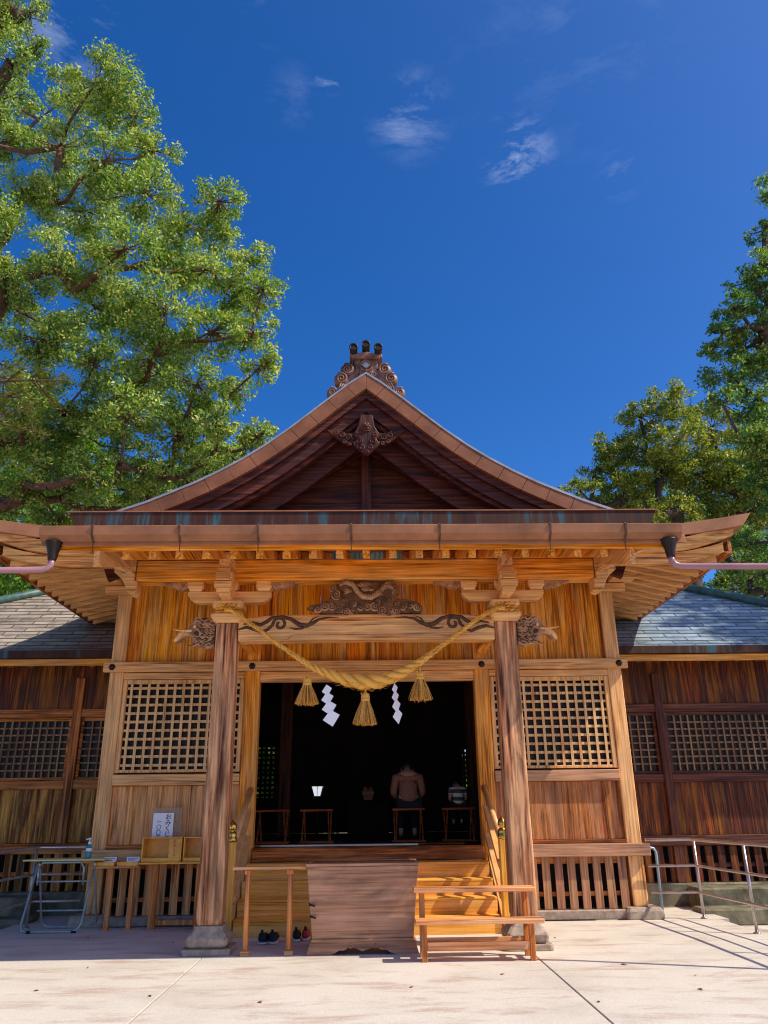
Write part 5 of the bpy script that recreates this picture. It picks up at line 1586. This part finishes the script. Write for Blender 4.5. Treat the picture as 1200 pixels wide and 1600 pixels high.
def tree(label, base, trunk, clumps, leaf, per, mat, bark, seed, r0=.5, flat=.7, group=None, name='broadleaf_tree', subs=11, droop=.3, spread=1.0, cat='tree'):
    """trunk: list of (x,y,z); clumps: (x,y,z,r)"""
    rr = random.Random(seed); rs = np.random.RandomState(seed)
    t = thing(name, label, cat, base, group)
    nodes = [Vector(p) for p in trunk]; par = [i-1 for i in range(len(nodes))]; kind = [0]*len(nodes)
    top = nodes[-1]
    order = sorted(clumps, key=lambda c: min((Vector(c[:3])-p).length for p in nodes))
    tips = []
    for c in order:
        cv = Vector(c[:3])
        best = None
        for i, p in enumerate(nodes):
            if i == 0: continue
            d = (cv-p).length + (0.0 if p.z < cv.z + .5 else 1.2*(p.z-cv.z))
            if kind[i] == 2: d += .4
            if best is None or d < best[0]: best = (d, i)
        i = best[1]; p = nodes[i]; v = cv-p; L = v.length
        steps = max(2, int(L/.9)); prev = i
        for k in range(1, steps+1):
            f = k/steps
            q = p+v*f+Vector((rr.uniform(-1, 1), rr.uniform(-1, 1), rr.uniform(-1, 1)))*.10*min(L, 2.5)*(1 if k < steps else 0)+Vector((0, 0, -.10*L*math.sin(PI*f)))
            nodes.append(q); par.append(prev); kind.append(1 if k < steps else 2); prev = len(nodes)-1
        tips.append((prev, cv, c[3]))
    # sub clumps
    PP = []
    subtw = []
    for (ni, cv, r) in tips:
        for k in range(subs):
            a = rr.uniform(0, 2*PI); u = rr.uniform(-1, 1); q = r*(rr.uniform(.15, 1)**.5)*1.05
            o_ = Vector((math.cos(a)*math.sqrt(1-u*u), math.sin(a)*math.sqrt(1-u*u), u*flat))*q
            sc_ = cv+o_; sr = r*rr.uniform(.24, .46)
            subtw.append((ni, cv+o_*.0, sc_, sr))
            n = int(per*sr*sr*rr.uniform(.75, 1.25)/(leaf*leaf))
            X = rs.normal(size=(n, 3)); X /= (np.linalg.norm(X, axis=1)[:, None]+1e-9); X *= (rs.uniform(.05, 1, n)**.5)[:, None]*sr*(1+.22*rs.normal(size=(n, 1)))
            X[:, 2] = X[:, 2]*.62-.10*sr*((X[:, 0]**2+X[:, 1]**2)/(sr*sr))
            PP.append(X+np.array(sc_)[None, :])
    P = np.concatenate(PP)
    # pipe-model radii
    cnt = [0.0]*len(nodes)
    for (ni, cv, r) in tips: cnt[ni] += 1
    for i in range(len(nodes)-1, 0, -1): cnt[par[i]] += cnt[i]
    tot = max(1, cnt[0])
    rad_ = [max(.014, r0*(c/tot)**.60) for c in cnt]
    m = MB()
    for i in range(1, len(nodes)):
        if kind[i] == 0 or True:
            a, b = nodes[par[i]], nodes[i]
            ra = rad_[par[i]] if kind[i] == 0 else min(rad_[par[i]], rad_[i]*1.15)
            if kind[i] == 0 and par[i] == 0: ra *= 1.35
            m.tube([a, b+(b-a)*.03], [ra, rad_[i]], 8 if kind[i] else 14, False)
    m.build('trunk', bark, t)
    m = MB()
    for (ni, c0, sc_, sr) in subtw:
        mid = (c0+sc_)/2+Vector((rr.uniform(-.1, .1), rr.uniform(-.1, .1), -.04))
        m.tube([c0, mid, sc_], [.022*spread, .014*spread, .006], 4, False)
    m.build('twigs', bark, t)
    leaf_mesh('crown', P, leaf, mat, t, seed, droop)
    return t, len(P)

CA = [(-7.65,16.49,20.83,1.12),(-9.57,18.99,23.19,1.04),(-6.7,17.37,20.6,0.98),(-9.16,18.16,20.18,1.06),(-6.98,16.49,18.02,1.04),(-5.95,16.93,18.82,0.81),(-9.71,17.71,18.05,1.09),(-8.53,18.9,18.44,1.2),(-5.9,16.43,16.87,0.93),(-5.98,15.84,14.51,0.98),(-5.02,17.47,16.73,0.74),(-3.96,16.91,17.0,0.73),(-4.15,18.37,17.28,0.71),(-5.31,17.3,15.51,0.95),(-4.08,16.92,14.79,0.92),(-3.15,17.31,15.31,0.65),(-2.63,16.62,13.87,0.59),(-3.69,18.62,15.03,0.82),(-7.89,16.56,14.5,1.01),(-9.25,17.34,14.9,0.94),(-7.1,17.34,13.89,1.01),(-5.03,16.56,13.33,0.96),(-4.11,17.61,13.29,0.93),(-2.88,16.83,12.77,0.65),(-2.53,16.6,11.69,0.56),(-7.99,16.39,12.28,0.86),(-6.69,16.84,11.84,0.95),(-5.7,18.11,12.82,0.99),(-4.16,16.91,11.34,0.82),(-3.41,17.99,11.78,0.57),(-8.15,16.63,10.65,0.84),(-7.49,18.12,10.92,0.91),(-5.68,16.61,10.3,0.91),(-4.79,17.94,10.45,0.85),(-3.5,16.71,10.17,0.61),(-2.62,17.33,10.14,0.5),(-2.99,17.97,10.1,0.49),(-8.27,18.08,9.64,0.8),(-6.48,17.2,9.07,0.76),(-5.38,17.56,9.31,0.66),(-4.03,17.69,9.62,0.63),(-4.51,18.5,9.45,0.49),(-8.39,18.47,10.54,0.83),(-9.18,19.27,12.71,0.89),(-8.94,19.81,14.75,0.85),(-7.51,19.8,12.19,0.91),(-6.06,20.11,13.2,0.84),(-8.37,19.89,8.94,0.69),(-7.39,20.46,9.34,0.71),(-6.12,20.24,9.63,0.62),(-4.33,18.72,11.03,0.68),(-5.33,19.12,13.87,0.82),(-7.08,19.54,15.68,0.95),(-6.91,19.48,10.84,0.79),(-9.48,19.01,10.8,0.86),(-7.82,19.12,9.46,0.76),(-6.06,18.35,9.13,0.65),(-8.88,18.64,9.0,0.73),(-5.42,19.42,9.94,0.6),(-4.74,18.88,11.5,0.78),(-6.44,19.04,12.58,0.8),(-10.18,19.07,15.12,0.83),(-11.59,19.28,23.51,0.84),(-11.16,19.24,21.55,0.82),(-10.74,16.82,16.14,1.53),(-10.5,16.91,12.81,1.45),(-12.71,18.01,20.75,1.73),(-10.57,17.39,10.19,1.41),(-13.54,19.03,25.79,1.5)]
CB = [(-9.06,14.14,20.23,0.81),(-8.53,14.13,20.45,0.58),(-7.89,12.88,17.16,0.64),(-7.49,12.92,17.71,0.43),(-8.66,13.97,17.24,0.55),(-9.92,13.83,19.59,1.26),(-9.58,13.74,17.17,1.05),(-9.38,13.23,20.78,1.25),(-8.56,13.65,21.4,0.81)]
CR = [(11.58,26.63,16.13,1.04),(10.68,27.06,15.8,0.95),(12.97,27.82,16.48,1.04),(9.54,27.15,14.46,0.99),(11.06,28.18,14.94,1.18),(11.73,26.39,14.36,1.21),(13.5,27.32,15.36,1.13),(8.79,27.47,13.66,0.84),(7.85,26.66,12.52,0.67),(9.9,27.63,13.18,1.09),(11.34,27.69,13.48,1.15),(12.99,27.96,13.72,1.26),(14.1,27.47,14.05,1.12),(14.37,27.97,12.9,1.12),(10.23,27.19,11.95,0.87),(11.8,27.51,11.94,0.97),(15.61,28.19,14.94,1.03),(9.47,28.52,12.6,0.86),(8.44,28.03,12.42,0.64),(16.15,28.34,13.32,1.27),(17.26,28.24,15.25,1.56),(11.46,28.39,14.48,1.16),(13.24,29.36,13.48,1.18),(10.23,29.13,13.12,1.03),(14.06,28.72,12.12,1.14),(15.19,28.34,12.24,1.13),(14.31,30.01,15.21,1.23),(15.56,29.46,14.37,1.06)]
CT = [(12.56,19.63,18.44,0.52),(12.41,19.44,17.06,0.71),(11.93,19.85,16.66,0.67),(11.08,19.52,15.47,0.58),(12.04,19.89,15.51,0.88),(10.72,19.86,14.8,0.58),(11.72,20.59,14.71,0.89),(10.37,19.92,14.28,0.38),(12.28,20.37,14.0,0.97),(10.81,20.11,13.51,0.76),(11.5,20.05,12.72,0.9),(10.23,19.69,12.31,0.55),(11.57,19.54,11.41,0.9),(10.9,19.95,11.21,0.73),(13.02,19.6,16.23,1.17),(13.56,20.6,14.37,1.58),(14.37,20.46,19.69,1.06),(13.1,20.43,11.65,1.51),(11.6,20.92,10.54,0.68),(13.53,19.57,19.92,0.82),(12.01,20.23,9.55,1.08),(10.89,21.18,8.54,0.55),(11.77,24.32,8.38,0.58),(12.61,24.5,8.86,0.72),(12.99,24.53,7.89,0.71),(12.85,23.42,8.64,0.81),(11.9,25.15,9.64,0.61),(12.72,25.24,10.36,0.77),(11.73,26.01,10.63,0.68),(10.84,20.55,7.4,0.64),(12.23,20.96,7.89,1.09)]

tree('tall camphor tree with sunlit yellow-green leaves filling the left of the sky', (-11.5, 19.5, 0), [(-11.5,19.5,0), (-11.6,19.4,3), (-11.2,19.2,5.5), (-10.8,18.6,8), (-10.6,18.2,10.5), (-10.2,18,13), (-9.8,18,15.5)], CA, .115, 17, M['leaf_camphor'], M['bark_red'], 21, .34, subs=19)
tree('nearer leafy tree reaching into the top left corner', (-11, 12.5, 0), [(-11,12.5,0), (-11,12.5,5), (-10.4,12.8,9), (-9.6,13,12)], CB, .10, 14, M['leaf_camphor'], M['bark'], 22, .35)
tree('rounded olive-green tree beyond the right side building', (12.6, 28, 0), [(12.6,28,0), (12.5,28,4), (12.4,28,7), (12.2,28,9)], CR, .15, 21, M['leaf_olive'], M['bark'], 23, .32, subs=14)
tree('tall dark green tree rising along the right edge', (13.2, 21, 0), [(13.2,21,0), (13.1,21,4), (13,20.8,8), (12.6,20.5,12), (12.3,20.3,15)], CT, .13, 21, M['leaf_green'], M['bark'], 24, .36, subs=14)


def round_crown(cx, cy, z0, z1, R_, n, seed, r=1.5):
    q = random.Random(seed); o = []
    for _ in range(n):
        a = q.uniform(0, 2*PI); h = q.random(); rad = R_*math.sqrt(max(.05, 1-(2*h-1)**2))*q.uniform(.35, 1)
        o.append((cx+rad*math.cos(a), cy+rad*math.sin(a), z0+(z1-z0)*h, r*q.uniform(.7, 1.15)))
    return o
BG = [(-13.5, 31, 4, 16.5, 5.5, 'leaf_bright', 'bright yellow-green tree far behind the left side building'),
      (-7.5, 36, 5, 18.3, 5.2, 'leaf_camphor', 'bushy tree behind the left slope of the main roof'),
      (-22, 38, 5, 22, 7, 'leaf_olive', 'farther olive tree at the left edge behind the camphor'),
      (3, 33, 0, 9, 5.5, 'leaf_olive', 'tree behind the hall seen only through the rear lattice'),
      (-4.2, 27, 0, 6, 3.0, 'leaf_green', 'dark shrub behind the hall seen through the left rear lattice'),
      (19, 35, 4, 19, 6, 'leaf_green', 'dark bushy tree behind the rounded olive tree at right'),
      (26, 34, 4, 20, 6.5, 'leaf_olive', 'dark olive tree at the far right edge'),
      (12.5, 36, 4, 16, 5.0, 'leaf_green', 'low dark tree just right of the main roof')]
for i, (x, y, z0, z1, R_, lm, lab) in enumerate(BG):
    tree(lab, (x, y, 0), [(x, y, 0), (x, y, z0*.7+1), (x+.2, y, (z0+z1)/2)], round_crown(x, y, z0, z1, R_, 105, 50+i), .27, 13, M[lm], M['bark'], 60+i, .3, group='trees behind the hall', subs=8)


# long-needled branch of a conifer standing left of the picture
cn = thing('conifer_branch_tree', 'conifer at the left edge with spiky yellow-green needles reaching over the camphor', 'tree', (-9.8, 11.5, 0))
cn.name = 'needle_tree'
q = random.Random(9); m = MB(); tufts = []
m.tube([(-9.8,11.5,0), (-9.7,11.5,5), (-9.3,11.6,8)], [.25,.2,.14], 10, False)
tg = [(-5.9,11.8,8.1), (-6.4,11.9,7.3), (-5.2,12.0,8.55), (-6.6,12.0,8.7), (-6.9,12.1,6.5), (-5.6,12.0,7.55)]
for a in tg:
    b = Vector((-9.3,11.6,7.6)); e = Vector(a); pts = [b+(e-b)*t/6+Vector((0,0,.25*math.sin(PI*t/6))) for t in range(7)]
    m.tube(pts, [.06-.008*t for t in range(7)], 6, False)
    for k in range(13):
        f = q.uniform(.45, 1); p = b+(e-b)*f+Vector((0,0,.25*math.sin(PI*f)))
        d = Vector((q.uniform(-.2,1), q.uniform(-.6,.6), q.uniform(-.5,.7))).normalized()*q.uniform(.25,.6)
        m.tube([p, p+d], [.014,.006], 4, False)
        for j in range(3): tufts.append((p+d*(.5+.25*j), d.normalized()))
m.build('trunk', M['bark_red'], cn)
m = MB()
for p, d in tufts:
    for k in range(38):
        e = (d*q.uniform(.2,1.1)+Vector((q.gauss(0,.7), q.gauss(0,.7), q.gauss(0,.7)))).normalized()*q.uniform(.12,.2)
        sd = e.cross(Vector((q.random(), q.random(), q.random()))).normalized()*.006
        m.add([p-sd, p+sd, p+e], [(0,1,2)])
m.build('needles', M['needle'], cn)


tree('tree beyond the right edge whose crown dapples the side roof', (16.5, 12.5, 0), [(16.5,12.5,0), (16.4,12.5,5), (16,12.5,9), (15.6,12.4,12)], [(14.8+q.uniform(-1.6,1.8), 12.3+q.uniform(-1.3,1.6), 13.6+q.uniform(-2.4,2.2), q.uniform(.8,1.2)) for _ in range(22)], .16, 8, M['leaf_green'], M['bark'], 25, .35)


# ------------------------------------------------------------------ sky and sun
SUN = Vector((.87, -.312, 1.0)).normalized()
elev = math.asin(SUN.z); az = math.atan2(SUN.x, SUN.y)
w = bpy.data.worlds.new('World'); scene.world = w; w.use_nodes = True
nt = w.node_tree; nt.nodes.clear()
out = nt.nodes.new('ShaderNodeOutputWorld'); bg = nt.nodes.new('ShaderNodeBackground')
nt.links.new(bg.outputs[0], out.inputs[0])
sky = nt.nodes.new('ShaderNodeTexSky'); sky.sky_type = 'NISHITA'; sky.sun_disc = False
sky.sun_elevation = elev; sky.sun_rotation = az; sky.altitude = 300
sky.air_density = .78; sky.dust_density = 1.4; sky.ozone_density = 5.0
hs = nt.nodes.new('ShaderNodeHueSaturation'); hs.inputs['Saturation'].default_value = 1.31; hs.inputs['Value'].default_value = 1.0; hs.inputs['Hue'].default_value = .508
nt.links.new(sky.outputs[0], hs.inputs['Color'])
# thin wisps of cirrus at a few places in the sky
tc = nt.nodes.new('ShaderNodeTexCoord'); vec = tc.outputs['Generated']
rt = nt.nodes.new('ShaderNodeMapping'); rt.inputs['Rotation'].default_value = (0, R(35), 0); rt.inputs['Scale'].default_value = (1.0, 1.0, 3.2); nt.links.new(vec, rt.inputs[0])
n1 = noise(nt, rt.outputs[0], 9.0, 11, .70, .35)
tot_ = None
CL = [((0.1715, 0.692, 0.7012), 0.032, 1.1), ((0.0495, 0.6706, 0.7402), 0.036, 0.55), ((-0.037, 0.6411, 0.7666), 0.014, 1.2), ((-0.0968, 0.5909, 0.8009), 0.025, 0.3), ((-0.3098, 0.5768, 0.7558), 0.05, 0.55), ((0.288, 0.6848, 0.6694), 0.02, 0.35), ((-0.077, 0.6556, 0.7512), 0.025, 0.18), ((0.2244, 0.5926, 0.7736), 0.1, 0.12)]
for (d_, s_, amp) in CL:
    dt = nt.nodes.new('ShaderNodeVectorMath'); dt.operation = 'DISTANCE'
    nt.links.new(vec, dt.inputs[0]); dt.inputs[1].default_value = d_
    g_ = mth(nt, 'MULTIPLY', mth(nt, 'SUBTRACT', 1.0, mth(nt, 'DIVIDE', dt.outputs['Value'], s_*1.6), clamp=True), amp)
    tot_ = g_ if tot_ is None else mth(nt, 'ADD', tot_, g_)
f = mth(nt, 'MULTIPLY', ramp(nt, n1, [(.50, (0, 0, 0)), (.86, (1, 1, 1))]), tot_, clamp=True)
col = mixc(nt, f, hs.outputs[0], (4.2, 4.8, 6.0))
nt.links.new(col, bg.inputs[0]); bg.inputs[1].default_value = .094
sl = bpy.data.lights.new('sun', 'SUN'); sl.energy = 2.6; sl.angle = R(.53); sl.color = (1.0, .91, .76)
so = bpy.data.objects.new('sun', sl); COL.objects.link(so)
so.rotation_euler = SUN.to_track_quat('Z', 'Y').to_euler()
so.location = (10, -5, 15)

# ------------------------------------------------------------------ camera
cam = bpy.data.cameras.new('camera'); co = bpy.data.objects.new('camera', cam); COL.objects.link(co)
yaw, pit, rol = R(1.27), math.atan(465/1220), R(.69)
F = Vector((math.sin(yaw)*math.cos(pit), math.cos(yaw)*math.cos(pit), math.sin(pit)))
Rt = Vector((math.cos(yaw), -math.sin(yaw), 0)); Up = Rt.cross(F)
R2 = Rt*math.cos(rol)-Up*math.sin(rol); U2 = Rt*math.sin(rol)+Up*math.cos(rol)
mt = Matrix((R2, U2, -F)).transposed().to_4x4(); mt.translation = (.02, 0, 1.5)
co.matrix_world = mt
cam.sensor_fit = 'VERTICAL'; cam.sensor_height = 36; cam.lens = 1220/1600*36
cam.clip_end = 2000; cam.clip_start = .05
scene.camera = co
scene.view_settings.view_transform = 'Standard'; scene.view_settings.look = 'None'
scene.view_settings.exposure = 1.08; scene.view_settings.gamma = 1
scene.cycles.filter_width = 1.1; scene.cycles.denoising_prefilter = 'ACCURATE'; scene.cycles.denoising_input_passes = 'RGB_ALBEDO_NORMAL'
scene.cycles.max_bounces = 10; scene.cycles.diffuse_bounces = 7
